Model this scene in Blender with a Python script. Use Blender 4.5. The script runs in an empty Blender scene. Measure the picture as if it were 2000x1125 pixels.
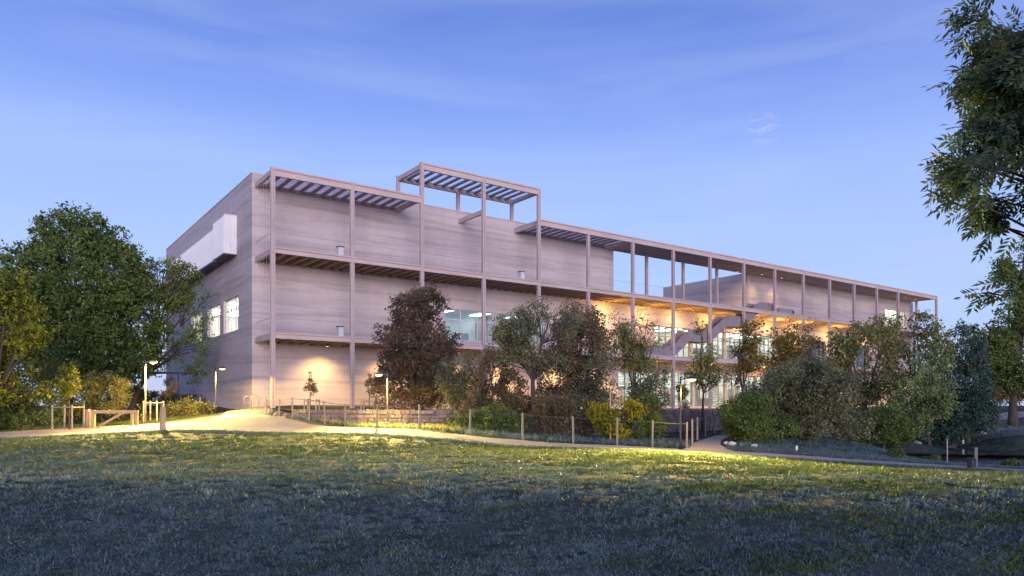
import bpy, math, random
import numpy as np
from mathutils import Vector, Matrix

R = math.radians
scene = bpy.context.scene
col = scene.collection

# ------------------------------------------------------------------ camera
EYE = 1.6
F = 1400.0            # focal length in pixels of the 2000 px wide photograph
HOR = 792.0           # row of the horizon
cam_data = bpy.data.cameras.new('camera')
cam = bpy.data.objects.new('camera', cam_data)
col.objects.link(cam)
cam.location = (0, 0, EYE)
cam.rotation_euler = (R(90), 0, 0)
cam_data.sensor_width = 36.0
cam_data.lens = F / 2000 * 36
cam_data.shift_y = (HOR - 562.5) / 2000
cam_data.clip_end = 4000
scene.camera = cam

# ------------------------------------------------------------------ sky and dusk glow
SUN_DIR = Vector((0.24, -0.96, 0.055)).normalized()      # towards the afterglow, behind the viewer
SUN_EL = math.asin(SUN_DIR.z)
SUN_AZ = math.atan2(SUN_DIR.x, SUN_DIR.y)
world = bpy.data.worlds.new('World')
scene.world = world
world.use_nodes = True
wt = world.node_tree
for n in list(wt.nodes):
    wt.nodes.remove(n)
def wn(t, **kw):
    n = wt.nodes.new(t)
    for k, v in kw.items():
        setattr(n, k, v)
    return n
w_out = wn('ShaderNodeOutputWorld')
w_bg = wn('ShaderNodeBackground')
w_sky = wn('ShaderNodeTexSky', sky_type='NISHITA', sun_disc=False)
w_sky.sun_elevation = R(2.0)
w_sky.sun_rotation = SUN_AZ
w_sky.altitude = 100
w_sky.air_density = 1.0
w_sky.dust_density = 0.3
w_sky.ozone_density = 4.0
w_tc = wn('ShaderNodeTexCoord')
w_sep = wn('ShaderNodeSeparateXYZ')
wt.links.new(w_tc.outputs['Generated'], w_sep.inputs[0])
w_ramp = wn('ShaderNodeValToRGB')
wt.links.new(w_sep.outputs['Z'], w_ramp.inputs[0])
cr = w_ramp.color_ramp
cr.elements[0].position = 0.0
cr.elements[0].color = (0.50, 0.60, 0.95, 1)
cr.elements[1].position = 1.0
cr.elements[1].color = (0.10, 0.175, 0.60, 1)
for p, c in ((0.136, (0.467, 0.587, 0.98)), (0.304, (0.38, 0.505, 0.96)), (0.381, (0.245, 0.345, 0.84)), (0.485, (0.137, 0.218, 0.655))):
    e = cr.elements.new(p); e.color = (*c, 1)
# faint high cirrus
w_map = wn('ShaderNodeMapping')
w_map.inputs['Rotation'].default_value = (0, 0.35, 0.5)
w_map.inputs['Scale'].default_value = (1.0, 2.2, 7.0)
wt.links.new(w_tc.outputs['Generated'], w_map.inputs[0])
w_noise = wn('ShaderNodeTexNoise')
w_noise.inputs['Scale'].default_value = 1.7
w_noise.inputs['Detail'].default_value = 7
w_noise.inputs['Roughness'].default_value = 0.55
w_noise.inputs['Distortion'].default_value = 0.6
wt.links.new(w_map.outputs[0], w_noise.inputs['Vector'])
w_cl = wn('ShaderNodeMapRange')
w_cl.inputs[1].default_value = 0.42; w_cl.inputs[2].default_value = 0.78
w_cl.inputs[3].default_value = 0.0; w_cl.inputs[4].default_value = 0.36
wt.links.new(w_noise.outputs['Fac'], w_cl.inputs[0])
w_cm = wn('ShaderNodeMix', data_type='RGBA')
wt.links.new(w_cl.outputs[0], w_cm.inputs['Factor'])
wt.links.new(w_ramp.outputs[0], w_cm.inputs['A'])
w_cm.inputs['B'].default_value = (0.58, 0.66, 0.98, 1)
# one small brighter wisp of cloud, high on the right
w_dot = wn('ShaderNodeVectorMath', operation='DISTANCE')
wt.links.new(w_tc.outputs['Generated'], w_dot.inputs[0])
w_dot.inputs[1].default_value = tuple(Vector((490 / F, 1.0, (HOR - 250) / F)).normalized())
w_n2 = wn('ShaderNodeTexNoise'); w_n2.inputs['Scale'].default_value = 55; w_n2.inputs['Detail'].default_value = 6; w_n2.inputs['Distortion'].default_value = 1.2
w_m2 = wn('ShaderNodeMapping'); w_m2.inputs['Rotation'].default_value = (0, 0.6, 0); w_m2.inputs['Scale'].default_value = (0.6, 1, 1.6)
wt.links.new(w_tc.outputs['Generated'], w_m2.inputs[0]); wt.links.new(w_m2.outputs[0], w_n2.inputs['Vector'])
w_fall = wn('ShaderNodeMapRange'); wt.links.new(w_dot.outputs['Value'], w_fall.inputs[0])
w_fall.inputs[1].default_value = 0.0; w_fall.inputs[2].default_value = 0.024; w_fall.inputs[3].default_value = 0.75; w_fall.inputs[4].default_value = 0.0
w_n3 = wn('ShaderNodeMapRange'); wt.links.new(w_n2.outputs['Fac'], w_n3.inputs[0]); w_n3.inputs[1].default_value = 0.44; w_n3.inputs[2].default_value = 0.72
w_wm = wn('ShaderNodeMath', operation='MULTIPLY'); wt.links.new(w_fall.outputs[0], w_wm.inputs[0]); wt.links.new(w_n3.outputs[0], w_wm.inputs[1])
w_cm2 = wn('ShaderNodeMix', data_type='RGBA')
wt.links.new(w_wm.outputs[0], w_cm2.inputs['Factor']); wt.links.new(w_cm.outputs['Result'], w_cm2.inputs['A']); w_cm2.inputs['B'].default_value = (0.75, 0.74, 0.95, 1)
# physical sky adds the directional part of the twilight
w_gain = wn('ShaderNodeVectorMath', operation='SCALE')
w_gain.inputs['Scale'].default_value = 0.12
wt.links.new(w_sky.outputs[0], w_gain.inputs[0])
w_s1 = wn('ShaderNodeVectorMath', operation='SCALE')
w_s1.inputs['Scale'].default_value = 0.92
wt.links.new(w_cm2.outputs['Result'], w_s1.inputs[0])
w_add = wn('ShaderNodeVectorMath', operation='ADD')
wt.links.new(w_gain.outputs[0], w_add.inputs[0])
wt.links.new(w_s1.outputs[0], w_add.inputs[1])
wt.links.new(w_add.outputs[0], w_bg.inputs['Color'])
w_bg.inputs['Strength'].default_value = 1.0
wt.links.new(w_bg.outputs[0], w_out.inputs[0])

sun_data = bpy.data.lights.new('sun', 'SUN')
sun_data.energy = 3.5
sun_data.angle = R(34)
sun_data.color = (1.0, 0.84, 0.93)
sun = bpy.data.objects.new('sun', sun_data)
col.objects.link(sun)
sun.rotation_euler = (-SUN_DIR).to_track_quat('-Z', 'Y').to_euler()

scene.view_settings.view_transform = 'Standard'
scene.view_settings.look = 'None'
scene.view_settings.exposure = 0.0
scene.view_settings.gamma = 1.0
scene.view_settings.use_curve_mapping = False
scene.cycles.use_denoising = True
scene.cycles.max_bounces = 6
scene.cycles.transparent_max_bounces = 12
scene.cycles.sample_clamp_indirect = 3.0

# ------------------------------------------------------------------ helpers
def at(x, y, Z):
    """photo pixel + distance -> world point"""
    return Vector(((x - 1000) / F * Z, Z, EYE - (y - HOR) / F * Z))

def gx(x, Z):
    return (x - 1000) / F * Z

def tag(o, label=None, category=None, group=None, kind=None):
    if label: o['label'] = label
    if category: o['category'] = category
    if group: o['group'] = group
    if kind: o['kind'] = kind
    return o

def link(name, mesh, parent=None, loc=None):
    o = bpy.data.objects.new(name, mesh)
    col.objects.link(o)
    if parent is not None:
        o.parent = parent
    if loc is not None:
        o.location = loc
    return o

def empty(name, loc, rz=0.0):
    o = bpy.data.objects.new(name, None)
    col.objects.link(o)
    o.location = loc
    o.rotation_euler = (0, 0, rz)
    o.empty_display_size = 0.3
    return o

class MB:
    def __init__(self):
        self.v = []; self.f = []
    def quad(self, a, b, c, d):
        i = len(self.v); self.v += [tuple(a), tuple(b), tuple(c), tuple(d)]; self.f.append((i, i+1, i+2, i+3))
    def box(self, x0, x1, y0, y1, z0, z1):
        i = len(self.v)
        self.v += [(x0,y0,z0),(x1,y0,z0),(x1,y1,z0),(x0,y1,z0),(x0,y0,z1),(x1,y0,z1),(x1,y1,z1),(x0,y1,z1)]
        self.f += [(i,i+3,i+2,i+1),(i+4,i+5,i+6,i+7),(i,i+1,i+5,i+4),(i+1,i+2,i+6,i+5),(i+2,i+3,i+7,i+6),(i+3,i,i+4,i+7)]
        return self
    def tube(self, pts, radii, seg=6, cap=True):
        pts = [Vector(p) for p in pts]
        if not hasattr(radii, '__len__'):
            radii = [radii] * len(pts)
        radii = [float(r) for r in radii]
        rings = []
        for k, p in enumerate(pts):
            d = (pts[min(k+1, len(pts)-1)] - pts[max(k-1, 0)])
            d = d.normalized() if d.length > 1e-9 else Vector((0, 0, 1))
            a = d.cross(Vector((0.31, 0.17, 0.93)))
            if a.length < 1e-3: a = d.cross(Vector((1, 0, 0)))
            a.normalize(); b = d.cross(a)
            i = len(self.v)
            for s in range(seg):
                t = 2 * math.pi * s / seg
                self.v.append(tuple(p + radii[k] * (a * math.cos(t) + b * math.sin(t))))
            rings.append(i)
        for k in range(len(rings) - 1):
            for s in range(seg):
                t = (s + 1) % seg
                self.f.append((rings[k]+s, rings[k]+t, rings[k+1]+t, rings[k+1]+s))
        if cap:
            self.f.append(tuple(rings[0] + s for s in range(seg))[::-1])
            self.f.append(tuple(rings[-1] + s for s in range(seg)))
        return self
    def prism(self, poly, y0, y1):
        """polygon in (x,z) extruded along y"""
        n = len(poly); i = len(self.v)
        self.v += [(p[0], y0, p[1]) for p in poly] + [(p[0], y1, p[1]) for p in poly]
        self.f.append(tuple(range(i, i+n)))
        self.f.append(tuple(range(i+2*n-1, i+n-1, -1)))
        for k in range(n):
            t = (k + 1) % n
            self.f.append((i+k, i+n+k, i+n+t, i+t))
        return self
    def mesh(self, name, mat, smooth=False):
        m = bpy.data.meshes.new(name)
        m.from_pydata(self.v, [], self.f)
        m.materials.append(mat)
        if smooth:
            m.polygons.foreach_set('use_smooth', [True] * len(m.polygons))
        m.update()
        return m
    def obj(self, name, mat, parent=None, loc=None, smooth=False):
        return link(name, self.mesh(name, mat, smooth), parent, loc)

def np_mesh(name, verts, loops, per, mat, smooth=False):
    """verts (N,3); loops flat indices; `per` corners per face"""
    m = bpy.data.meshes.new(name)
    nf = len(loops) // per
    m.vertices.add(len(verts)); m.vertices.foreach_set('co', np.ascontiguousarray(verts, dtype=np.float32).ravel())
    m.loops.add(len(loops)); m.loops.foreach_set('vertex_index', np.ascontiguousarray(loops, dtype=np.int32))
    m.polygons.add(nf)
    m.polygons.foreach_set('loop_start', np.arange(nf, dtype=np.int32) * per)
    m.polygons.foreach_set('use_smooth', np.full(nf, smooth, dtype=bool))
    m.materials.append(mat)
    m.update(calc_edges=True)
    return m

# ------------------------------------------------------------------ materials
class NT:
    def __init__(self, name):
        self.m = bpy.data.materials.new(name)
        self.m.use_nodes = True
        self.t = self.m.node_tree
        self.b = self.t.nodes['Principled BSDF']
        self.out = self.t.nodes['Material Output']
    def n(self, t, **kw):
        n = self.t.nodes.new(t)
        for k, v in kw.items(): setattr(n, k, v)
        return n
    def l(self, a, b): self.t.links.new(a, b)
    def coords(self, scale=(1,1,1), kind='Object'):
        tc = self.n('ShaderNodeTexCoord'); mp = self.n('ShaderNodeMapping')
        mp.inputs['Scale'].default_value = scale
        self.l(tc.outputs[kind], mp.inputs[0])
        return mp.outputs[0]
    def noise(self, vec, scale, detail=4, rough=0.55, dist=0.0):
        n = self.n('ShaderNodeTexNoise')
        n.inputs['Scale'].default_value = scale; n.inputs['Detail'].default_value = detail
        n.inputs['Roughness'].default_value = rough; n.inputs['Distortion'].default_value = dist
        if vec is not None: self.l(vec, n.inputs['Vector'])
        return n.outputs['Fac']
    def ramp(self, fac, stops):
        r = self.n('ShaderNodeValToRGB'); self.l(fac, r.inputs[0])
        e = r.color_ramp.elements
        while len(e) < len(stops): e.new(0.5)
        for k, (p, c) in enumerate(stops):
            e[k].position = p; e[k].color = (*c, 1)
        return r.outputs[0]
    def mix(self, fac, a, b, mode='MIX'):
        m = self.n('ShaderNodeMix', data_type='RGBA', blend_type=mode)
        for s, v in (('Factor', fac), ('A', a), ('B', b)):
            if isinstance(v, (int, float)): m.inputs[s].default_value = v
            elif isinstance(v, tuple): m.inputs[s].default_value = (*v, 1)
            else: self.l(v, m.inputs[s])
        return m.outputs['Result']
    def base(self, c):
        if isinstance(c, tuple): self.b.inputs['Base Color'].default_value = (*c, 1)
        else: self.l(c, self.b.inputs['Base Color'])
    def rough(self, r): self.b.inputs['Roughness'].default_value = r
    def bump(self, h, strength=0.3, dist=0.02):
        b = self.n('ShaderNodeBump'); b.inputs['Strength'].default_value = strength; b.inputs['Distance'].default_value = dist
        self.l(h, b.inputs['Height']); self.l(b.outputs[0], self.b.inputs['Normal'])

def plain(name, a, b, scale=3.0, rough=0.7, metal=0.0, bump=0.1, stretch=(1,1,1)):
    t = NT(name); v = t.coords(stretch)
    f = t.noise(v, scale, 5)
    t.base(t.ramp(f, ((0.3, a), (0.7, b)))); t.rough(rough)
    t.b.inputs['Metallic'].default_value = metal
    if bump: t.bump(t.noise(v, scale * 6, 4), bump, 0.01)
    return t.m

def m_strata():
    t = NT('layered_concrete')
    v = t.coords((0.035, 0.035, 0.42))
    big = t.noise(v, 1.0, 3, 0.55, 0.5)
    v2 = t.coords((0.07, 0.07, 2.2))
    fine = t.noise(v2, 1.0, 3, 0.55, 0.6)
    v3 = t.coords((1, 1, 1)); grain = t.noise(v3, 1.3, 6, 0.62)
    c1 = t.ramp(big, ((0.30, (0.385, 0.325, 0.325)), (0.46, (0.49, 0.425, 0.415)), (0.56, (0.53, 0.465, 0.45)), (0.72, (0.43, 0.37, 0.37))))
    c2 = t.ramp(fine, ((0.36, (0.78, 0.765, 0.785)), (0.46, (1, 1, 1)), (0.58, (0.98, 0.975, 0.98)), (0.67, (0.82, 0.81, 0.83))))
    c = t.mix(0.8, c1, c2, 'MULTIPLY')
    c3 = t.ramp(grain, ((0.3, (0.90, 0.90, 0.90)), (0.7, (1.04, 1.03, 1.02))))
    c = t.mix(0.8, c, c3, 'MULTIPLY')
    # darker run-out lines between two pours: wavy, broken, uneven in strength
    tc = t.n('ShaderNodeTexCoord'); sp = t.n('ShaderNodeSeparateXYZ'); t.l(tc.outputs['Object'], sp.inputs[0])
    wav = t.noise(t.coords((0.10, 0.10, 0.3)), 1.0, 3, 0.5)
    za = t.n('ShaderNodeMath', operation='MULTIPLY_ADD'); t.l(wav, za.inputs[0]); za.inputs[1].default_value = 1.1; t.l(sp.outputs['Z'], za.inputs[2])
    md = t.n('ShaderNodeMath', operation='PINGPONG'); t.l(za.outputs[0], md.inputs[0]); md.inputs[1].default_value = 1.02
    mr = t.n('ShaderNodeMapRange'); t.l(md.outputs[0], mr.inputs[0])
    mr.inputs[1].default_value = 0.0; mr.inputs[2].default_value = 0.22; mr.inputs[3].default_value = 0.55; mr.inputs[4].default_value = 0.0
    brk = t.ramp(t.noise(t.coords((0.16, 0.16, 0.7)), 1.0, 3, 0.6), ((0.40, (0, 0, 0)), (0.60, (1, 1, 1))))
    jm = t.n('ShaderNodeMath', operation='MULTIPLY'); t.l(mr.outputs[0], jm.inputs[0]); t.l(brk, jm.inputs[1])
    c = t.mix(jm.outputs[0], c, (0.29, 0.235, 0.24))
    su = t.n('ShaderNodeMath', operation='ADD'); t.l(sp.outputs['X'], su.inputs[0]); t.l(sp.outputs['Y'], su.inputs[1])
    mv = t.n('ShaderNodeMath', operation='FLOORED_MODULO'); t.l(su.outputs[0], mv.inputs[0]); mv.inputs[1].default_value = 3.0
    lv = t.n('ShaderNodeMath', operation='LESS_THAN'); t.l(mv.outputs[0], lv.inputs[0]); lv.inputs[1].default_value = 0.045
    sv = t.n('ShaderNodeMath', operation='MULTIPLY'); t.l(lv.outputs[0], sv.inputs[0]); sv.inputs[1].default_value = 0.10
    c = t.mix(sv.outputs[0], c, (0.22, 0.18, 0.18))
    stn = t.ramp(t.noise(t.coords((0.9, 0.9, 0.05)), 1.0, 4, 0.6), ((0.52, (1, 1, 1)), (0.78, (0.80, 0.79, 0.78))))
    t.base(t.mix(0.35, c, stn, 'MULTIPLY'))
    t.rough(0.85); t.bump(t.noise(v3, 9, 5), 0.25, 0.02)
    return t.m

def m_leaf(name, cols, transl=0.35, patch=0.5, spec=0.25, rough=0.65):
    """cols: dark, mid, light leaf colours; the tone changes from leaf to leaf and from bough to bough"""
    t = NT(name)
    g = t.n('ShaderNodeNewGeometry')
    f = t.noise(t.coords((1,1,1)), patch, 3, 0.6)
    m = t.n('ShaderNodeMath', operation='MULTIPLY_ADD'); t.l(g.outputs['Random Per Island'], m.inputs[0]); m.inputs[1].default_value = 0.45
    t.l(f, m.inputs[2])
    s = t.n('ShaderNodeMath', operation='SUBTRACT'); t.l(m.outputs[0], s.inputs[0]); s.inputs[1].default_value = 0.225
    c = t.ramp(s.outputs[0], ((0.25, cols[0]), (0.5, cols[1]), (0.78, cols[2])))
    t.base(c); t.rough(rough)
    t.b.inputs['Specular IOR Level'].default_value = spec
    tr = t.n('ShaderNodeBsdfTranslucent'); t.l(c, tr.inputs['Color'])
    mx = t.n('ShaderNodeMixShader'); mx.inputs[0].default_value = transl
    t.l(t.b.outputs[0], mx.inputs[1]); t.l(tr.outputs[0], mx.inputs[2]); t.l(mx.outputs[0], t.out.inputs[0])
    return t.m

def m_emit(name, c, s):
    t = NT(name)
    t.base((0.8, 0.8, 0.8))
    t.b.inputs['Emission Color'].default_value = (*c, 1); t.b.inputs['Emission Strength'].default_value = s
    return t.m

def m_glass(name, tint=(0.9, 0.95, 0.97), refl=0.14):
    t = NT(name)
    tr = t.n('ShaderNodeBsdfTransparent'); tr.inputs[0].default_value = (*tint, 1)
    gl = t.n('ShaderNodeBsdfGlossy'); gl.inputs['Roughness'].default_value = 0.03
    mx = t.n('ShaderNodeMixShader'); mx.inputs[0].default_value = refl
    t.l(tr.outputs[0], mx.inputs[1]); t.l(gl.outputs[0], mx.inputs[2]); t.l(mx.outputs[0], t.out.inputs[0])
    return t.m

def m_frosted(name, alpha=0.5):
    t = NT(name)
    df = t.n('ShaderNodeBsdfDiffuse'); df.inputs[0].default_value = (0.72, 0.70, 0.72, 1)
    tl = t.n('ShaderNodeBsdfTranslucent'); tl.inputs[0].default_value = (0.9, 0.82, 0.82, 1)
    tr = t.n('ShaderNodeBsdfTransparent'); tr.inputs[0].default_value = (0.95, 0.96, 0.97, 1)
    a = t.n('ShaderNodeMixShader'); a.inputs[0].default_value = 0.7
    t.l(df.outputs[0], a.inputs[1]); t.l(tl.outputs[0], a.inputs[2])
    b = t.n('ShaderNodeMixShader'); b.inputs[0].default_value = alpha
    t.l(tr.outputs[0], b.inputs[1]); t.l(a.outputs[0], b.inputs[2]); t.l(b.outputs[0], t.out.inputs[0])
    return t.m

def m_lawn():
    t = NT('lawn_soil_and_turf')
    v = t.coords((1,1,1))
    a = t.noise(v, 0.35, 5, 0.62)
    b = t.noise(v, 2.6, 5, 0.65)
    d = t.noise(v, 14.0, 4, 0.6)
    c = t.ramp(b, ((0.32, (0.020, 0.032, 0.020)), (0.50, (0.038, 0.055, 0.034)), (0.68, (0.070, 0.082, 0.055))))
    straw = t.ramp(a, ((0.42, (0, 0, 0)), (0.62, (1, 1, 1))))
    c = t.mix(straw, c, t.mix(b, (0.055, 0.060, 0.045), (0.095, 0.098, 0.078)))
    c = t.mix(0.5, c, t.ramp(d, ((0.3, (0.45, 0.45, 0.45)), (0.7, (1.3, 1.3, 1.3)))), 'MULTIPLY')
    t.base(c); t.rough(0.9); t.b.inputs['Specular IOR Level'].default_value = 0.12
    t.bump(b, 0.9, 0.12)
    return t.m

def m_path():
    t = NT('pale_gravel_path')
    v = t.coords((1,1,1))
    a = t.noise(v, 0.7, 5, 0.6); b = t.noise(v, 28, 4, 0.7)
    c = t.ramp(a, ((0.3, (0.29, 0.25, 0.205)), (0.7, (0.41, 0.355, 0.295))))
    t.base(t.mix(0.6, c, t.ramp(b, ((0.3, (0.7, 0.7, 0.7)), (0.7, (1.1, 1.1, 1.1)))), 'MULTIPLY'))
    t.rough(0.95); t.bump(b, 0.5, 0.02)
    return t.m

def m_water():
    t = NT('still_pond_water')
    t.base((0.012, 0.02, 0.022)); t.rough(0.06)
    t.bump(t.noise(t.coords((1, 2.5, 1)), 2.0, 3), 0.15, 0.02)
    return t.m

M = {}
M['strata'] = m_strata()
M['post'] = plain('pinkish_concrete', (0.40, 0.325, 0.315), (0.50, 0.415, 0.395), 1.2, 0.8, 0, 0.15, (1, 1, 0.4))
M['fascia'] = plain('pale_concrete_edge', (0.43, 0.345, 0.32), (0.54, 0.44, 0.40), 1.0, 0.8, 0, 0.15, (0.3, 1, 1))
M['rafter'] = plain('brown_timber_rafter', (0.24, 0.175, 0.13), (0.35, 0.26, 0.19), 2.0, 0.75, 0, 0.2, (1, 0.15, 1))
M['rafter_grey'] = plain('purple_grey_rafter', (0.25, 0.21, 0.215), (0.34, 0.285, 0.29), 2.0, 0.75, 0, 0.2, (1, 0.15, 1))
M['stair'] = plain('backlit_purple_grey_render', (0.20, 0.165, 0.17), (0.28, 0.23, 0.235), 1.5, 0.85)  # backlit shade of stair and parapet darkened into the colour
M['deck'] = plain('walkway_concrete_deck', (0.26, 0.21, 0.19), (0.36, 0.29, 0.26), 1.2, 0.85)
M['soffit'] = plain('smooth_concrete_soffit', (0.42, 0.34, 0.31), (0.50, 0.41, 0.37), 0.7, 0.85)
M['frost'] = m_frosted('frosted_canopy_glass', 0.55)
M['frost2'] = m_frosted('clear_canopy_glass', 0.08)
M['metal_dark'] = plain('dark_painted_steel', (0.035, 0.035, 0.04), (0.06, 0.06, 0.065), 4, 0.45, 0.4, 0)
M['metal_grey'] = plain('galvanised_steel', (0.32, 0.32, 0.33), (0.45, 0.45, 0.46), 5, 0.45, 0.6, 0.05)
M['lamp_pole'] = plain('olive_grey_lamp_paint', (0.13, 0.13, 0.115), (0.18, 0.18, 0.16), 4, 0.6, 0.0, 0)
M['wire'] = plain('dark_fence_wire', (0.10, 0.10, 0.10), (0.15, 0.15, 0.15), 5, 0.6, 0.3, 0)
M['white_metal'] = plain('white_ribbed_metal', (0.74, 0.75, 0.77), (0.84, 0.85, 0.87), 1.5, 0.5, 0, 0.03)
M['bay_panel'] = plain('pale_ribbed_cladding', (0.60, 0.62, 0.64), (0.70, 0.72, 0.74), 1.5, 0.5, 0, 0.03)
M['frame'] = plain('window_frame_metal', (0.20, 0.19, 0.18), (0.27, 0.26, 0.25), 3, 0.5, 0.3, 0)
M['frame_white'] = plain('pale_window_frame', (0.55, 0.56, 0.57), (0.68, 0.68, 0.69), 3, 0.5, 0.0, 0)
M['glass'] = m_glass('window_glass')
M['room'] = plain('white_interior_plaster', (0.70, 0.69, 0.65), (0.80, 0.79, 0.75), 1, 0.9, 0, 0)
M['room_floor'] = plain('interior_floor', (0.36, 0.33, 0.29), (0.44, 0.40, 0.35), 1, 0.6, 0, 0)
M['lit_ceiling'] = m_emit('ceiling_luminaire', (0.95, 1.0, 0.82), 8.0)
M['lit_ceiling_dim'] = m_emit('dim_ceiling_luminaire', (0.85, 1.0, 1.0), 4.0)
M['lit_ceiling_warm'] = m_emit('warm_ceiling_luminaire', (1.0, 0.92, 0.70), 13.0)
M['lamp_glow'] = m_emit('sodium_lamp_lens', (1.0, 0.58, 0.14), 1.7)
M['spot_glow'] = m_emit('downlight_lens', (1.0, 0.60, 0.15), 3.0)
M['wood'] = plain('pale_timber', (0.36, 0.25, 0.13), (0.50, 0.37, 0.21), 3.0, 0.75, 0, 0.3, (1, 1, 0.15))
M['wood_grey'] = plain('weathered_stake_wood', (0.24, 0.20, 0.16), (0.36, 0.31, 0.25), 3.0, 0.8, 0, 0.3, (1, 1, 0.15))
M['bark'] = plain('brown_bark', (0.045, 0.035, 0.027), (0.10, 0.08, 0.062), 5.0, 0.95, 0, 0.8, (1, 1, 0.25))
M['bark_pale'] = plain('grey_bark', (0.11, 0.095, 0.08), (0.20, 0.175, 0.15), 5.0, 0.95, 0, 0.8, (1, 1, 0.25))
M['stone'] = plain('purple_grey_stone', (0.10, 0.085, 0.09), (0.22, 0.185, 0.18), 2.4, 0.9, 0, 0.5)
M['rock_white'] = plain('pale_boulder', (0.42, 0.41, 0.38), (0.58, 0.56, 0.52), 4, 0.9, 0, 0.5)
M['lawn'] = m_lawn()
M['path'] = m_path()
M['court'] = plain('forecourt_gravel', (0.30, 0.25, 0.20), (0.42, 0.36, 0.30), 1.0, 0.95, 0, 0.3)
M['water'] = m_water()

# leaf colours (dark, mid, light)
M['l_dark'] = m_leaf('leaf_dark_green', ((0.047, 0.086, 0.022), (0.102, 0.160, 0.041), (0.228, 0.289, 0.073)), 0.3)
M['l_green'] = m_leaf('leaf_mid_green', ((0.061, 0.096, 0.026), (0.135, 0.189, 0.051), (0.271, 0.308, 0.080)))
M['l_yellow'] = m_leaf('leaf_yellow_green', ((0.061, 0.085, 0.016), (0.162, 0.201, 0.030), (0.446, 0.419, 0.036)), 0.35, 0.45)
M['l_olive'] = m_leaf('leaf_olive', ((0.087, 0.101, 0.035), (0.220, 0.225, 0.070), (0.437, 0.400, 0.120)))
M['l_red'] = m_leaf('leaf_dark_red', ((0.060, 0.056, 0.034), (0.130, 0.104, 0.066), (0.250, 0.140, 0.100)), 0.3, 0.55)
M['l_grey'] = m_leaf('leaf_grey_green', ((0.089, 0.096, 0.053), (0.185, 0.198, 0.096), (0.358, 0.361, 0.184)))
M['l_brown'] = m_leaf('leaf_brownish', ((0.089, 0.070, 0.040), (0.199, 0.160, 0.079), (0.367, 0.302, 0.150)))
M['l_orange'] = m_leaf('leaf_orange_olive', ((0.093, 0.082, 0.023), (0.255, 0.199, 0.045), (0.462, 0.314, 0.060)))
M['l_bright'] = m_leaf('leaf_bright_yellow', ((0.13, 0.14, 0.015), (0.33, 0.31, 0.025), (0.55, 0.48, 0.035)), 0.45)
M['l_light'] = m_leaf('leaf_light_green', ((0.101, 0.143, 0.051), (0.239, 0.302, 0.099), (0.421, 0.490, 0.176)))
M['l_fir'] = m_leaf('leaf_blue_green', ((0.025, 0.063, 0.045), (0.061, 0.111, 0.079), (0.122, 0.190, 0.124)), 0.2)
M['l_ash'] = m_leaf('leaf_ash', ((0.028, 0.057, 0.037), (0.057, 0.100, 0.055), (0.115, 0.130, 0.057)), 0.35, 0.8)
M['grass'] = m_leaf('grass_blade_skylit', ((0.046, 0.082, 0.084), (0.094, 0.158, 0.158), (0.185, 0.255, 0.245)), 0.3, 1.1, 0.5, 0.5)  # blue dusk skylight mixed into the blade colour
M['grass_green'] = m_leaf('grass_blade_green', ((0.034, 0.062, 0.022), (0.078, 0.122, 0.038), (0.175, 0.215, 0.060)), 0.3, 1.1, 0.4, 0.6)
M['l_far'] = m_leaf('leaf_far_green', ((0.030, 0.051, 0.022), (0.068, 0.090, 0.036), (0.135, 0.150, 0.063)))

# ------------------------------------------------------------------ terrain
CTRL_PX = [(-300,872,36),(0,857,34),(300,843,34),(500,845,33),(800,853,30.5),(1000,872,28.5),(1350,884,27.5),(1700,907,26),(2000,922,25),(2300,935,24),
           (0,845,38.5),(300,828,41),(420,812,53.6),(571,815,38),(674,833,35.5),(820,838,34),(918,852,31.5),(1021,861,30.5),
           (1120,867,30.5),(1205,870,30.5),(1274,876,30),(1341,882,29.5),(165,836,40),(265,830,41),(0,835,48),(150,815,60),(-300,845,50),
           (345,800,60),(490,797.5,54),(470,801,50),(1420,866,34),(1560,874,34),(1700,872,37),(1800,868,40),(1950,832,60),(1960,806,75),
           (640,832,40),(700,838,39),(850,845,39),(1000,850,39.5),(1200,856,41),(1350,850,43),(2150,850,60),(2000,862,42),(2250,900,34),(480,806,47)]
CTRL_W = [(x, y, z - (0.004 if x < 0 else 0.013) * x) for x in (-26, -16, -8, 0, 8, 16, 26) for y, z in ((-2, -1.35), (4, -1.02), (8, -0.42), (10.3, -0.06), (12.4, 0.21), (15.5, 0.22))] + [  # lawn crest shaped to keep lamplight off the foreground
          (0,22,0.18),(-13,24,0.26),(14,22,-0.55),(9,22,-0.2),(19,21,-0.75),(8,26,-0.25),(0,-40,-1.5),(-40,-40,-1.4),(40,-40,-1.6),(-44,12,0.2),(44,12,-0.3),(-44,2,-1.1),(44,2,-1.3),(-60,60,0.8),(-30,75,1.7),(-34,95,1.7),(-60,120,1.5),(0,60,0.7),(20,60,0.6),(40,70,0.7),(10,90,0.7),(60,90,0.9),(90,130,1.1),
          (80,50,-0.3),(80,80,0.8),(60,60,0.2),(26,41,-1.25),(22,38.5,-1.2),(30,41,-1.25),(26,37,-1.2),(27,44.5,-1.15),(19.5,36.5,-0.95),(-80,100,1.2),(0,140,1),(-90,30,0.3),(90,20,-0.6),(-60,-20,-1.3),(60,-20,-1.4)]
_pts = [tuple(at(*p)) for p in CTRL_PX] + CTRL_W
_P = np.array(_pts)
def _phi(r2):
    return 0.5 * r2 * np.log(r2 + 1e-9)
_n = len(_P)
_K = _phi(((_P[:, None, :2] - _P[None, :, :2]) ** 2).sum(-1)) + np.eye(_n) * 0.25
_A = np.zeros((_n + 3, _n + 3)); _A[:_n, :_n] = _K
_A[:_n, _n] = 1; _A[:_n, _n+1:] = _P[:, :2]; _A[_n, :_n] = 1; _A[_n+1:, :_n] = _P[:, :2].T
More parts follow.
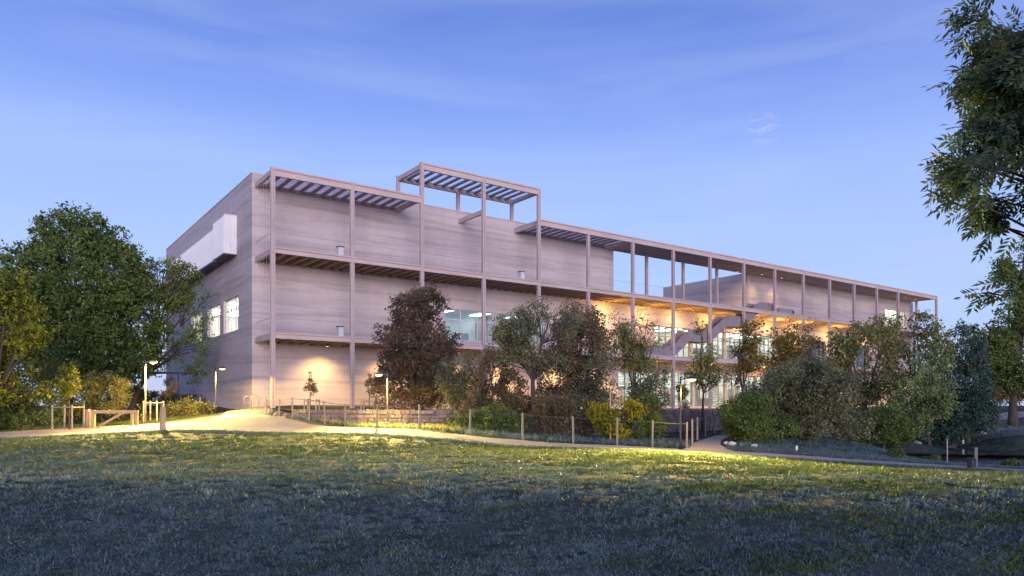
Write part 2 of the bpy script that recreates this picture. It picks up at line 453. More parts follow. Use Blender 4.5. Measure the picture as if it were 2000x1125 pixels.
_w = np.linalg.solve(_A, np.r_[_P[:, 2], 0, 0, 0])
def H(X, Y):
    X = np.asarray(X, float); Y = np.asarray(Y, float); sh = X.shape
    q = np.c_[X.ravel(), Y.ravel()]
    z = np.empty(len(q))
    for s in range(0, len(q), 20000):
        d = ((q[s:s+20000, None, :] - _P[None, :, :2]) ** 2).sum(-1)
        z[s:s+20000] = _phi(d) @ _w[:_n] + _w[_n] + q[s:s+20000] @ _w[_n+1:]
    r = np.hypot(q[:, 0], q[:, 1] - 40)
    k = np.clip((r - 75) / 60, 0, 1); k = k * k * (3 - 2 * k)
    z = np.clip(z, -1.6, 2.2) * (1 - k) + 1.0 * k
    return z.reshape(sh)
def h(x, y):
    return float(H([x], [y])[0])
def gp(x, Z, dz=0.0):
    """photo column + distance -> point on the ground"""
    X = gx(x, Z); return Vector((X, Z, h(X, Z) + dz))

def axis(fine0, fine1, step, far):
    a = list(np.arange(fine0, fine1 + 1e-6, step)); s = step; x = fine1
    while x < far: s *= 1.35; x += s; a.append(x)
    s = step; x = fine0
    b = []
    while x > -far if fine0 < 0 else x > -120: s *= 1.35; x -= s; b.append(x)
    return np.array(b[::-1] + a)
gxs = axis(-46, 46, 0.6, 1500); gys = axis(4, 62, 0.5, 1800)
GX, GY = np.meshgrid(gxs, gys)
GZ = H(GX, GY)
rng0 = np.random.default_rng(5)
GZ = GZ + np.where((np.abs(GX) < 46) & (GY > 4) & (GY < 34), rng0.normal(0, 0.012, GX.shape), 0)
nx, ny = len(gxs), len(gys)
ii = (np.arange(ny-1)[:, None] * nx + np.arange(nx-1)[None, :]).ravel()
loops = np.c_[ii, ii+1, ii+nx+1, ii+nx].ravel()
tag(link('lawn', np_mesh('lawn', np.c_[GX.ravel(), GY.ravel(), GZ.ravel()], loops, 4, M['lawn'], True)), kind='structure')

def strip(name, near, far, mat, lift=0.03, cross=8, along=10, kind='structure'):
    """near / far: matching lists of world (X,Y); a sheet on the ground between them"""
    def dens(l):
        out = []
        for k in range(len(l) - 1):
            for t in range(along):
                # Catmull-Rom
                p0 = l[max(k-1, 0)]; p1 = l[k]; p2 = l[k+1]; p3 = l[min(k+2, len(l)-1)]; u = t / along
                out.append(tuple(0.5 * ((2*p1[i]) + (-p0[i]+p2[i])*u + (2*p0[i]-5*p1[i]+4*p2[i]-p3[i])*u*u + (-p0[i]+3*p1[i]-3*p2[i]+p3[i])*u**3) for i in (0, 1)))
        out.append(l[-1]); return np.array(out)
    a, b = dens(near), dens(far)
    rr = np.random.default_rng(len(name))
    wob = rr.normal(0, 0.07, (len(a), 1)); a = a + np.c_[wob*0, wob]
    wob = rr.normal(0, 0.07, (len(a), 1)); b = b + np.c_[wob*0, wob]
    t = np.linspace(0, 1, cross + 1)[:, None, None]
    P = a[None] * (1 - t) + b[None] * t
    Z = H(P[..., 0], P[..., 1]) + lift
    n = len(a)
    ii = (np.arange(cross)[:, None] * n + np.arange(n-1)[None, :]).ravel()
    o = link(name, np_mesh(name, np.c_[P[..., 0].ravel(), P[..., 1].ravel(), Z.ravel()], np.c_[ii, ii+1, ii+n+1, ii+n].ravel(), 4, mat, True))
    return tag(o, kind=kind)
near = [(-300,36),(-100,34.6),(0,34),(300,34),(500,33),(650,31.6),(800,30.5),(1000,28.5),(1180,27.9),(1350,27.5),(1520,26.8),(1700,26),(2000,25),(2300,24)]
far =  [(-300,40),(-100,38.8),(0,38.5),(300,41),(500,38.2),(650,34.6),(800,33),(1000,30.6),(1180,30.2),(1350,30.4),(1520,29.6),(1700,28.2),(2000,26.9),(2300,25.8)]
PATH_NEAR = near
strip('path', [(gx(x, Z), Z) for x, Z in near], [(gx(x, Z), Z) for x, Z in far], M['path'])
strip('path', [(gx(x, Z), Z) for x, Z in ((360,38.5),(425,44),(446,50),(470,57),(440,66))], [(gx(x, Z), Z) for x, Z in ((560,37),(545,42),(530,47.5),(520,53),(500,58))], M['path'], 0.036)
strip('path', [(gx(x, Z), Z) for x, Z in ((1335,30),(1352,33),(1374,36.5),(1400,41))], [(gx(x, Z), Z) for x, Z in ((1440,29.6),(1408,33),(1413,36.5),(1432,41))], M['path'], 0.036)
strip('path', [(gx(x, Z), Z) for x, Z in ((1830,40.5),(1890,46.5),(1960,48.5),(2050,49))], [(gx(x, Z), Z) for x, Z in ((1820,41.6),(1885,48),(1958,50.2),(2050,51))], M['path'], 0.05)
strip('path', [(gx(x, Z), Z) for x, Z in ((1925,66),(1990,70),(2080,72))], [(gx(x, Z), Z) for x, Z in ((1925,72),(1990,76),(2080,78))], M['path'], 0.05)

# pond
pm = MB(); pv = []
for k in range(40):
    t = 2 * math.pi * k / 40
    pv.append((25.6 + (6.4 + 0.9 * math.sin(3 * t)) * math.cos(t), 40.6 + (3.7 + 0.5 * math.cos(2 * t + 1)) * math.sin(t), -0.98))
pm.v = pv; pm.f = [tuple(range(40))]
tag(pm.obj('pond_water', M['water']), kind='structure')

# ------------------------------------------------------------------ the building: local x along the facade, local y into it
B = 6.0
P0 = Vector(((532.75 - 1000) / F * 50.97, 50.97, 1.4))
ROT = math.atan2(0.5867, 0.8098)
bld = empty('museum_building', P0, ROT)
tag(bld, 'long pale pink concrete building with layered walls and slender post galleries', 'building')
def bw(u, v, z):
    c, s = math.cos(ROT), math.sin(ROT)
    return Vector((P0.x + u * c - v * s, P0.y + u * s + v * c, P0.z + z))
W2, W1, CT, HT, WT = 5.39, 11.47, 17.1, 19.85, 17.7       # level tops above the building's base
VW = 4.0                                                   # depth of the galleries

def facing(name, axis_, fixed, a0, a1, z0, z1, holes, depth, mat, parent=bld):
    """wall face with real openings; axis_ 'u': plane v=fixed, inside towards +v; 'v': plane u=fixed, inside towards +u"""
    m = MB()
    P = (lambda a, d, z: (a, fixed + d, z)) if axis_ == 'u' else (lambda a, d, z: (fixed + d, a, z))
    As = sorted({a0, a1, *[q for hh in holes for q in hh[:2]]}); Zs = sorted({z0, z1, *[q for hh in holes for q in hh[2:]]})
    for i in range(len(As) - 1):
        for j in range(len(Zs) - 1):
            ca, cz = (As[i] + As[i+1]) / 2, (Zs[j] + Zs[j+1]) / 2
            if any(hh[0] < ca < hh[1] and hh[2] < cz < hh[3] for hh in holes): continue
            m.quad(P(As[i], 0, Zs[j]), P(As[i+1], 0, Zs[j]), P(As[i+1], 0, Zs[j+1]), P(As[i], 0, Zs[j+1]))
    for hh in holes:
        A, C, D, E_ = hh
        m.quad(P(A, 0, D), P(C, 0, D), P(C, depth, D), P(A, depth, D))
        m.quad(P(A, 0, E_), P(A, depth, E_), P(C, depth, E_), P(C, 0, E_))
        m.quad(P(A, 0, D), P(A, depth, D), P(A, depth, E_), P(A, 0, E_))
        m.quad(P(C, 0, D), P(C, 0, E_), P(C, depth, E_), P(C, depth, D))
    return m.obj(name, mat, parent)

def window(axis_, fixed, a0, a1, z0, z1, cols, rows, frame, depth=0.28, bar=0.07, back=None, label=None):
    """window part with a frame and one pane per field"""
    P = (lambda m, A, C, D0, D1, Z0, Z1: m.box(A, C, fixed + D0, fixed + D1, Z0, Z1)) if axis_ == 'u' else (lambda m, A, C, D0, D1, Z0, Z1: m.box(fixed + D0, fixed + D1, A, C, Z0, Z1))
    m = MB()
    for k in range(cols + 1):
        c = a0 + (a1 - a0) * k / cols
        c = min(max(c, a0 + bar / 2), a1 - bar / 2)
        P(m, c - bar / 2, c + bar / 2, depth - 0.07, depth + 0.05, z0, z1)
    for z in rows:
        P(m, a0, a1, depth - 0.064, depth + 0.044, z - bar / 2, z + bar / 2)
    P(m, a0, a1, depth - 0.066, depth + 0.046, z0 + 0.002, z0 + bar); P(m, a0, a1, depth - 0.066, depth + 0.046, z1 - bar, z1 - 0.002)
    w = m.obj('window', frame, bld)
    if label: w['label'] = label
    zs = [z0] + list(rows) + [z1]
    for k in range(cols):
        for j in range(len(zs) - 1):
            g = MB()
            A = a0 + (a1 - a0) * k / cols + 0.01; C = a0 + (a1 - a0) * (k + 1) / cols - 0.01
            P(g, A, C, depth - 0.008, depth + 0.008, zs[j] + 0.01, zs[j+1] - 0.01)
            g.obj('pane', M['glass'], w)
    return w

# openings
left_holes = [(7.8, 12.2, 6.25, 9.05), (13.4, 17.8, 6.25, 9.05), (20.0, 24.4, 6.25, 9.05)]
front_holes = [(16.5, 21.9, 6.1, 8.85), (22.4, 28.2, 6.1, 8.85)]
low_holes = [(37.9, 44.0, 0.12, 3.9), (44.3, 50.0, 0.12, 3.9), (50.3, 56.0, 0.12, 3.9), (56.3, 62.0, 0.12, 3.9), (62.3, 67.6, 0.12, 3.9),
             (43.5, 49.6, 5.75, 9.1), (49.9, 55.8, 5.75, 9.1), (56.1, 62.0, 5.75, 9.1), (62.3, 67.6, 5.75, 9.1), (72, 78, 5.75, 9.1), (84, 90, 5.75, 9.1)]
top_holes = [(94.4, 100.6, 12.3, 15.0)]
U0, U1, U2, U3 = -0.3, 37.2, 59.8, 103.3
D1, D2, D3 = 37.0, 30.0, 17.5
TR = 11.35                                                   # roof terrace of the low middle part
facing('wall', 'u', VW, U0, U1, -0.6, WT, front_holes, 0.45, M['strata'])
facing('wall', 'v', U0, VW, D1, -0.6, WT, left_holes, 0.45, M['strata'])
facing('wall', 'u', VW + 0.004, U1, U3, -0.6, TR, low_holes, 0.45, M['strata'])
facing('wall', 'u', VW + 0.004, U2, U3, TR, 16.7, top_holes, 0.45, M['strata'])
m = MB()                                                     # the other faces of the three volumes
m.quad((U1, VW, TR), (U1, D1, TR), (U1, D1, WT), (U1, VW, WT)); m.quad((U0, D1, -0.6), (U0, D1, WT), (U1, D1, WT), (U1, D1, -0.6))
m.quad((U2, VW + .004, TR), (U2, VW + .004, 16.7), (U2, D3, 16.7), (U2, D3, TR)); m.quad((U3, VW + .004, -0.6), (U3, D2, -0.6), (U3, D2, TR), (U3, VW + .004, TR))
m.quad((U3, VW + .004, TR), (U3, D3, TR), (U3, D3, 16.7), (U3, VW + .004, 16.7)); m.quad((U2, D3, TR), (U2, D3, 16.7), (U3, D3, 16.7), (U3, D3, TR))
m.quad((U1, D2, -0.6), (U1, D2, TR), (U3, D2, TR), (U3, D2, -0.6))
m.obj('wall', M['strata'], bld)
m = MB()
m.quad((U0, VW, WT), (U1, VW, WT), (U1, D1, WT), (U0, D1, WT)); m.quad((U2, VW + .004, 16.7), (U3, VW + .004, 16.7), (U3, D3, 16.7), (U2, D3, 16.7))
m.quad((U1, VW + .004, TR), (U3, VW + .004, TR), (U3, D2, TR), (U1, D2, TR))
m.obj('roof', M['deck'], bld)
MB().box(U0 - 0.03, U1 + 0.03, VW - 0.03, VW + 0.35, WT, WT + 0.10).box(U0 - 0.03, U0 + 0.35, VW + 0.352, D1, WT + 0.001, WT + 0.101).obj('coping', M['fascia'], bld)

# windows
for hh in front_holes: window('u', VW, *hh, 3, [7.95], M['frame_white'])
for hh in left_holes: window('v', U0, *hh, 3, [8.1], M['frame_white'])
for k, hh in enumerate(low_holes): window('u', VW + .004, *hh, 5 if k < 5 else 6, [2.6] if k < 5 else [6.9, 8.0], M['frame'])
for hh in top_holes: window('u', VW + .004, *hh, 4, [14.2], M['frame_white'])

# lit rooms behind the glass
def room(name, u0, u1, v0, v1, z0, z1, lum, nlum, mat=None):
    m = MB()
    m.quad((u0, v1, z0), (u1, v1, z0), (u1, v1, z1), (u0, v1, z1)); m.quad((u0, v0, z0), (u0, v1, z0), (u0, v1, z1), (u0, v0, z1))
    m.quad((u1, v0, z0), (u1, v0, z1), (u1, v1, z1), (u1, v1, z0)); m.quad((u0, v0, z1), (u0, v1, z1), (u1, v1, z1), (u1, v0, z1))
    r = m.obj(name, mat or M['room'], bld)
    f = MB(); f.quad((u0, v0, z0), (u1, v0, z0), (u1, v1, z0), (u0, v1, z0)); f.obj('room_floor', M['room_floor'], r)
    for k in range(nlum):
        c = u0 + (u1 - u0) * (k + 0.5) / nlum
        MB().box(c - 0.5, c + 0.5, v0 + 0.7, v1 - 0.6, z1 - 0.09, z1 - 0.03).obj('ceiling_luminaire', lum, r)
    q = random.Random(int(u0 * 10) + int(z0))
    u = u0 + 1.2
    while u < u1 - 1.5:                                         # screens, shelves and counters standing in the room
        w = q.uniform(0.5, 1.8); d = v0 + q.uniform(1.4, max(1.6, v1 - v0 - 1.5)); hh = q.choice((1.0, 1.1, 1.8, 2.3, 2.6))
        MB().box(u, u + w, d, d + q.uniform(0.15, 0.6), z0 + 0.004, z0 + min(hh, z1 - z0 - 0.4)).obj('furnishing', q.choice((M['frame'], M['wood'], M['stair'], M['fascia'], M['metal_grey'])), r)
        u += w + q.uniform(0.5, 2.2)
    return r
room('lobby_room', 37.5, 68.0, VW + 0.46, VW + 7.0, 0.04, 4.3, M['lit_ceiling'], 10)
room('hall_room', 43.2, 68.0, VW + 0.46, VW + 7.0, 5.6, 9.5, M['lit_ceiling'], 8)
room('gallery_room', 16.1, 28.6, VW + 0.46, VW + 5.0, 5.95, 9.1, M['lit_ceiling_dim'], 3)
room('corner_room', 94.0, 101.0, VW + 0.46, VW + 5.0, 12.1, 15.3, M['lit_ceiling_warm'], 3)
m = MB()                                                      # room behind the end wall's windows
m.quad((U0 + 5, 7.4, 6.05), (U0 + 5, 24.8, 6.05), (U0 + 5, 24.8, 9.3), (U0 + 5, 7.4, 9.3)); m.quad((U0 + .46, 7.4, 6.05), (U0 + 5, 7.4, 6.05), (U0 + 5, 7.4, 9.3), (U0 + .46, 7.4, 9.3))
m.quad((U0 + .46, 24.8, 6.05), (U0 + .46, 24.8, 9.3), (U0 + 5, 24.8, 9.3), (U0 + 5, 24.8, 6.05)); m.quad((U0 + .46, 7.4, 9.3), (U0 + 5, 7.4, 9.3), (U0 + 5, 24.8, 9.3), (U0 + .46, 24.8, 9.3))
m.quad((U0 + .46, 7.4, 6.05), (U0 + .46, 24.8, 6.05), (U0 + 5, 24.8, 6.05), (U0 + 5, 7.4, 6.05))
r = m.obj('side_room', M['room'], bld)
for k in range(6): MB().box(U0 + 1.2, U0 + 4.4, 8.6 + k * 2.8, 9.7 + k * 2.8, 9.2, 9.26).obj('ceiling_luminaire', M['lit_ceiling_warm'], r)
# interior stairs seen through the lobby glass
st = MB()
for k in range(14): st.box(54.0 + k * 0.34, 54.37 + k * 0.34, VW + 2.2, VW + 3.8, 3.9 - k * 0.27, 4.02 - k * 0.27)
st.prism([(53.8, 4.0), (54.3, 4.4), (59.2, 0.5), (58.7, 0.1)], VW + 2.0, VW + 2.1)
st.obj('interior_stair', M['room'], bld)
st = MB()
for k in range(14): st.box(40.2 + k * 0.34, 40.57 + k * 0.34, VW + 2.2, VW + 3.8, 3.9 - k * 0.27, 4.02 - k * 0.27)
st.prism([(40.0, 4.0), (40.5, 4.4), (45.4, 0.5), (44.9, 0.1)], VW + 2.0, VW + 2.1)
st.obj('interior_stair', M['room'], bld)

# posts of the gallery, each its own part
def bevel_post(hh, w):
    """H-shaped post: two flanges and a recessed web"""
    m = MB(); a = w / 2; g = 0.035; r = 0.055; b = 0.012
    q = [(-a+b,-a),(-g,-a),(-g,-a+r),(g,-a+r),(g,-a),(a-b,-a),(a,-a+b),(a,-g),(a-r,-g),(a-r,g),(a,g),(a,a-b)]
    prof = q + [(-x, -y) for x, y in q]
    n = len(prof)
    m.v = [(x, y, 0) for x, y in prof] + [(x, y, hh) for x, y in prof]
    m.f = [tuple(range(n))[::-1], tuple(range(n, 2*n))] + [(k, (k+1) % n, n + (k+1) % n, n + k) for k in range(n)]
    return m.mesh('post', M['post'])
pm_low, pm_high = bevel_post(CT + 0.55, 0.29), bevel_post(HT + 0.55, 0.29)
for n in list(range(16)) + [17]:
    link('post', pm_high if n in (2, 3, 4) else pm_low, bld, (n * B, 0, -0.5))
pm_b1, pm_b2 = bevel_post(HT - WT - 0.101, 0.29), bevel_post(CT - TR - 0.3, 0.29)
for n in (2, 3, 4): link('post', pm_b1, bld, (n * B, VW + 0.17, WT + 0.1))
for n in (7, 8, 9, 10): link('post', pm_b2, bld, (n * B, VW - 0.2, TR + 0.1))
link('post', pm_b2, bld, (17 * B, 2.95, TR + 0.1))

# edge beams, cross beams, rafters, decks
def edge(u0, u1, top, hgt=0.40, thick=0.22, v=0.0):
    m = MB().box(u0, u1, v - thick / 2, v + thick / 2, top - hgt, top - hgt * 0.42)             # lower flange
    m.box(u0 + 0.01, u1 - 0.01, v - thick / 2 + 0.07, v + thick / 2 - 0.03, top - hgt * 0.419, top - hgt * 0.201)  # recessed web
    m.box(u0 - 0.04, u1 + 0.04, v - thick / 2 - 0.03, v + thick / 2 + 0.02, top - hgt * 0.2, top + 0.02)     # top edge
    return m.obj('edge_beam', M['fascia'], bld)
for top in (W2, W1): edge(-0.02, 102.02, top)
edge(-0.02, 11.9, CT, 0.55); edge(23.9, 102.02, CT, 0.55); edge(11.98, 24.02, HT, 0.55)
edge(11.98, 24.02, HT, 0.45, 0.2, VW + 0.17)
raf = MB().box(-0.075, 0.075, 0.115, VW - 0.02, -0.44, -0.10).mesh('rafter', M['rafter'])
raf_c = MB().box(-0.10, 0.10, 0.115, VW - 0.02, -0.24, -0.06).mesh('rafter', M['rafter_grey'])
raf_h = MB().box(-0.11, 0.11, 0.115, VW + 0.06, -0.22, -0.06).mesh('rafter', M['rafter_grey'])
cross = MB().box(-0.11, 0.11, 0.12, VW - 0.01, -0.46, -0.09).mesh('cross_beam', M['fascia'])
cross_long = MB().box(-0.11, 0.11, 0.12, VW + 0.06, -0.46, -0.09).mesh('cross_beam', M['fascia'])
for n in range(18):
    for top in (W2, W1): link('cross_beam', cross if n in (0, 17) else raf, bld, (n * B, 0, top))
    if n in (0, 1, 2, 3) or n >= 4: link('cross_beam', raf_c if n in (1, 5) else cross, bld, (n * B + (0.25 if n == 4 else -0.25 if n == 2 else 0), 0, CT))
for n in (2, 3, 4): link('cross_beam', raf_h if n == 3 else cross_long, bld, (n * B, 0, HT))
STEP = B / 7
for n in range(17):
    for k in range(1, 7):
        u = n * B + k * STEP
        if n < 9: link('rafter', raf, bld, (u, 0, W1))
        if n < 7: link('rafter', raf, bld, (u, 0, W2))
        if n < 2 or 4 <= n < 6: link('rafter', raf_c, bld, (u, 0, CT))
        if 2 <= n < 4: link('rafter', raf_h, bld, (u, 0, HT))
# walkway decks: thin slab over the rafters, and a plain ceiling where the rafters are closed in
for top in (W2, W1): MB().box(-0.02, 102.0, 0.125, VW - 0.004, top - 0.098, top - 0.02).obj('walkway_deck', M['deck'], bld)
MB().box(54.3, 101.9, 0.12, VW - 0.02, W1 - 0.40, W1 - 0.11).obj('soffit', M['soffit'], bld)
MB().box(42.3, 101.9, 0.12, VW - 0.02, W2 - 0.40, W2 - 0.11).obj('soffit', M['soffit'], bld)
MB().box(36.4, 101.9, 0.12, VW + 0.2, CT - 0.44, CT - 0.05).obj('canopy_roof', M['soffit'], bld)
pan = MB().box(0.01, STEP - 0.01, 0.12, VW - 0.03, -0.045, -0.025).mesh('canopy_panel', M['frost'])
pan_h = MB().box(0.01, STEP - 0.01, 0.12, VW + 0.06, -0.045, -0.025).mesh('canopy_panel', M['frost2'])
for n in (0, 1, 4, 5):
    for k in range(7): link('canopy_panel', pan, bld, (n * B + k * STEP, 0, CT))
for n in (2, 3):
    for k in range(7): link('canopy_panel', pan_h, bld, (n * B + k * STEP, 0, HT))

for u0, u1, top in ((0.0, 11.9, CT), (24.2, 37.1, CT), (0.0, 54.0, W1), (0.0, 42.0, W2)):
    MB().box(u0, u1, VW - 0.10, VW - 0.004, top - 0.36, top - 0.105).obj('ledger_beam', M['rafter_grey'], bld)
# guard rails of stretched cables along the walkways
def guard(u0, u1, top):
    m = MB().tube([(u0, 0, top + 1.08), (u1, 0, top + 1.08)], 0.013, 5)
    g = m.obj('handrail', M['metal_grey'], bld)
    c = MB(); u = u0
    while u < u1:
        c.v += [(u - .005, 0.0, top + .03), (u + .005, 0.0, top + .03), (u + .005, 0, top + 1.07), (u - .005, 0, top + 1.07), (u, -.005, top + .03), (u, .005, top + .03), (u, .005, top + 1.07), (u, -.005, top + 1.07)]
        i = len(c.v) - 8; c.f += [(i, i+1, i+2, i+3), (i+4, i+5, i+6, i+7)]
        u += 0.14
    o = c.obj('guard_cables', M['metal_grey'], g); o['kind'] = 'stuff'
guard(0.2, 101.8, W1); guard(0.2, 101.8, W2)
m = MB().tube([(0.0, 0.2, W1 + 1.08), (0.0, VW, W1 + 1.08)], 0.022, 5).tube([(0.0, 0.2, W2 + 1.08), (0.0, VW, W2 + 1.08)], 0.022, 5)
m.obj('handrail', M['metal_grey'], bld)
# tall climbing cables in the end bay
c = MB()
for k in range(5):
    v = 0.6 + k * 0.75
    c.tube([(-0.02, v, -0.3), (-0.02, v, CT - 0.4)], 0.005, 4)
for z in np.arange(0.6, 16.5, 1.1): c.tube([(-0.02, 0.2, z), (-0.02, VW, z)], 0.004, 4)
o = c.obj('climbing_cables', M['metal_grey'], bld)

# white boxes with dark caps standing on the walkways
for u, v, z in ((5.35, 0.75, W1), (5.35, 0.75, W2), (22.6, 0.75, W1), (61.0, 0.9, W1)):
    b_ = MB().box(u - 0.2, u + 0.2, v - 0.2, v + 0.2, z - 0.018, z + 0.78).obj('vent_box', M['frame_white'], bld)
    MB().box(u - 0.24, u + 0.24, v - 0.24, v + 0.24, z + 0.785, z + 0.86).obj('vent_cap', M['metal_dark'], b_)
b_ = MB().box(62.2, 65.2, 0.8, 2.2, W1 - 0.018, W1 + 0.75).obj('air_handling_unit', M['metal_grey'], bld)
MB().box(64.9, 65.25, 0.75, 1.1, W1 + 0.1, W1 + 0.55).obj('fan_outlet', M['metal_dark'], b_)

# white ribbed bay boxes on the end wall
def bay_box(v0, v1, z0, z1, p):
    b_ = MB().box(U0 - p, U0 - 0.003, v0, v1, z0, z1).obj('bay_box', M['bay_panel'], bld)
    rib = MB().box(-0.05, 0.0, -0.03, 0.03, z0 + 0.06, z1 - 0.06).mesh('rib', M['bay_panel'])
    rib2 = MB().box(-0.03, 0.03, -0.05, 0.0, z0 + 0.06, z1 - 0.06).mesh('rib', M['bay_panel'])
    k = v0 + 0.15
    while k < v1: link('rib', rib, b_, (U0 - p, k, 0)); k += 0.36
    k = U0 - p + 0.12
    while k < U0 - 0.1: link('rib', rib2, b_, (k, v0, 0)); k += 0.3
    MB().box(U0 - p - 0.05, U0 - 0.004, v0 - 0.05, v1 + 0.05, z1, z1 + 0.06).obj('cap', M['bay_panel'], b_)
    MB().box(U0 - p - 0.04, U0 - 0.004, v0 - 0.04, v1 + 0.04, z0 - 0.09, z0).obj('base_plate', M['metal_dark'], b_)
bay_box(8.2, 11.7, 12.3, 15.35, 0.95)
bay_box(12.35, 29.8, 12.3, 15.0, 0.86)

# outside staircase from the lower to the upper walkway
prof = [(42.3, W2), (45.0, W2 + 2.0), (48.4, W2 + 2.0), (51.6, W2 + 4.05), (54.4, W2 + 4.05), (57.6, W1 - 0.02), (60.5, W1 - 0.02)]
poly = [(u, z + 1.05) for u, z in prof] + [(u, z - 0.22) for u, z in prof[::-1]]
s_ = MB()
for k in range(len(prof) - 1):
    (a, za), (b, zb) = prof[k], prof[k+1]
    s_.prism([(a, za - 0.22), (b, zb - 0.22), (b, zb + 1.05), (a, za + 1.05)], 0.35, 0.45)
stair = s_.obj('staircase', M['stair'], bld)
t_ = MB()
for k in range(len(prof) - 1):
    (a, za), (b, zb) = prof[k], prof[k+1]
    if abs(zb - za) < 0.1: t_.box(a, b, 0.46, 1.9, za - 0.2, za)
    else:
        n = 12
        for q in range(n):
            t_.box(a + (b - a) * q / n, a + (b - a) * (q + 1) / n + 0.03, 0.46, 1.9, za + (zb - za) * (q + 1) / n - 0.06, za + (zb - za) * (q + 1) / n)
t_.obj('treads', M['deck'], stair)
s2 = MB()
for k in range(len(prof) - 1):
    (a, za), (b, zb) = prof[k], prof[k+1]
    s2.prism([(a, za - 0.22), (b, zb - 0.22), (b, zb + 1.05), (a, za + 1.05)], 1.91, 2.0)
s2.obj('balustrade', M['stair'], stair)
MB().box(36.3, 42.2, -0.05, 0.05, W2 + 0.035, W2 + 1.0).obj('parapet', M['stair'], bld)

# downlights under the walkways
def spot(u, v, z, watts, size=75, tilt=(0, 0, 0), colr=(1.0, 0.59, 0.16)):
    f = MB().tube([(0, 0, 0), (0, 0, 0.14)], 0.10, 10).obj('downlight', M['metal_dark'], bld, (u, v, z))
    MB().tube([(0, 0, -0.02), (0, 0, -0.004)], 0.085, 10).obj('lens', M['spot_glow'], f)
    ld = bpy.data.lights.new('downlight_beam', 'SPOT'); ld.energy = watts; ld.color = colr
    ld.spot_size = R(size); ld.spot_blend = 1.0; ld.shadow_soft_size = 0.08
    lo = bpy.data.objects.new('downlight_beam', ld); col.objects.link(lo); lo.parent = f
    lo.location = (0, 0, -0.06); lo.rotation_euler = tilt
for n in range(0, 17):
    spot(n * B + 4.9, 2.2, W2 - 0.60 if n < 7 else W2 - 0.57, 1900 if n < 2 else 2700 if n < 6 else 1700, 124, (R(14), 0, 0))
for n in (5.4, 7.4, 9.4, 11.4):
    spot(n * B + 3.0, 1.9, W1 - 0.60, 900, 130, (R(10), 0, 0))
def added_fill_lamp(u, z, watts):  # lamps added on the wall to brighten soffit and wall
    f = MB().box(-0.12, 0.12, -0.22, 0.0, -0.09, 0.09).obj('added_fill_lamp', M['metal_dark'], bld, (u, VW, z))
    MB().box(-0.10, 0.10, -0.20, -0.02, 0.092, 0.11).obj('lens', M['spot_glow'], f)
    ld = bpy.data.lights.new('added_fill_light', 'POINT'); ld.energy = watts; ld.color = (1.0, 0.53, 0.12); ld.shadow_soft_size = 0.1
    lo = bpy.data.objects.new('added_fill_light', ld); col.objects.link(lo); lo.parent = f; lo.location = (0, -1.5, 0.2)
for n in (5.9, 6.9, 7.75, 8.7, 9.7, 10.7, 11.6, 13.0, 14.5):
    added_fill_lamp(n * B, W1 - 1.7, 340)
for n in (6.9, 8.6, 10.3):
    added_fill_lamp(n * B, W2 - 0.75, 170)
spot(9.55 * B, 3.3, CT - 0.62, 900, 160)
for n in (10.2, 10.9):
    spot(n * B, 2.6, CT - 0.62, 500, 80, (R(16), 0, 0))
spot(16.4 * B, 1.4, CT - 0.62, 800, 150)

# ------------------------------------------------------------------ forecourt terrace and its retaining wall
wall_line = [(575, 45), (600, 42.5), (700, 40.5), (800, 40.2), (900, 41), (1020, 42.5), (1150, 44), (1290, 46), (1420, 48.5), (1560, 52), (1700, 58)]
WL = [(gx(x, Z), Z) for x, Z in wall_line]
CZ = 1.30
fc = MB()
back = [tuple(bw(110, 4.2, 0))[:2], tuple(bw(U0 - 0.5, 4.2, 0))[:2], tuple(bw(U0 - 0.5, -1.5, 0))[:2], (gx(545, 49), 49)]
poly = WL + back
fc.v = [(p[0], p[1], CZ) for p in poly]; fc.f = [tuple(range(len(poly)))]
tag(fc.obj('forecourt', M['court']), kind='structure')
rw = empty('retaining_wall', (WL[0][0], WL[0][1], 0.0))
tag(rw, 'low purple grey rubble stone retaining wall behind the wire fence', 'wall')
def rel(p, o): return (p[0] - o.location.x, p[1] - o.location.y, p[2] - o.location.z)
core = MB()
for k in range(len(WL) - 1):
    a, b = Vector((*WL[k], 0)), Vector((*WL[k+1], 0)); d = (b - a).normalized(); nrm = Vector((d.y, -d.x, 0))
    q = [a, b, b - nrm * 0.35, a - nrm * 0.35]
    z0 = -0.4
    i = len(core.v)
    core.v += [rel((p.x, p.y, z0), rw) for p in q] + [rel((p.x, p.y, CZ + 0.03), rw) for p in q]
    core.f += [(i+4, i+5, i+6, i+7), (i, i+1, i+5, i+4), (i+2, i+3, i+7, i+6), (i+1, i+2, i+6, i+5), (i+3, i, i+4, i+7)]
core.obj('wall_core', M['stone'], rw)
rnd = random.Random(3)
stones = MB()
for k in range(len(WL) - 1):
    a, b = Vector((*WL[k], 0)), Vector((*WL[k+1], 0)); L = (b - a).length; d = (b - a).normalized(); nrm = Vector((d.y, -d.x, 0))
    for row in range(6):
        s = rnd.uniform(-0.3, 0); z = CZ + 0.06 - (row + 1) * 0.24
        while s < L:
            w = rnd.uniform(0.25, 0.6); pr = rnd.uniform(0.03, 0.12)
            p = [a + d * max(s + 0.02, 0), a + d * min(s + w - 0.02, L)]
            i = len(stones.v)
            for zz, e in ((z + 0.015, pr), (z + 0.225 + rnd.uniform(-.02, .03), pr * rnd.uniform(.5, 1.0))):
                for pp, sg in ((p[0], 1), (p[1], 1), (p[1], -1), (p[0], -1)):
                    q = pp + nrm * (e if sg > 0 else -0.2)
                    stones.v.append(rel((q.x, q.y, zz), rw))
            stones.f += [(i+4, i+5, i+6, i+7), (i, i+1, i+5, i+4), (i+1, i+2, i+6, i+5), (i+3, i, i+4, i+7), (i+3, i+2, i+1, i)]
            s += w
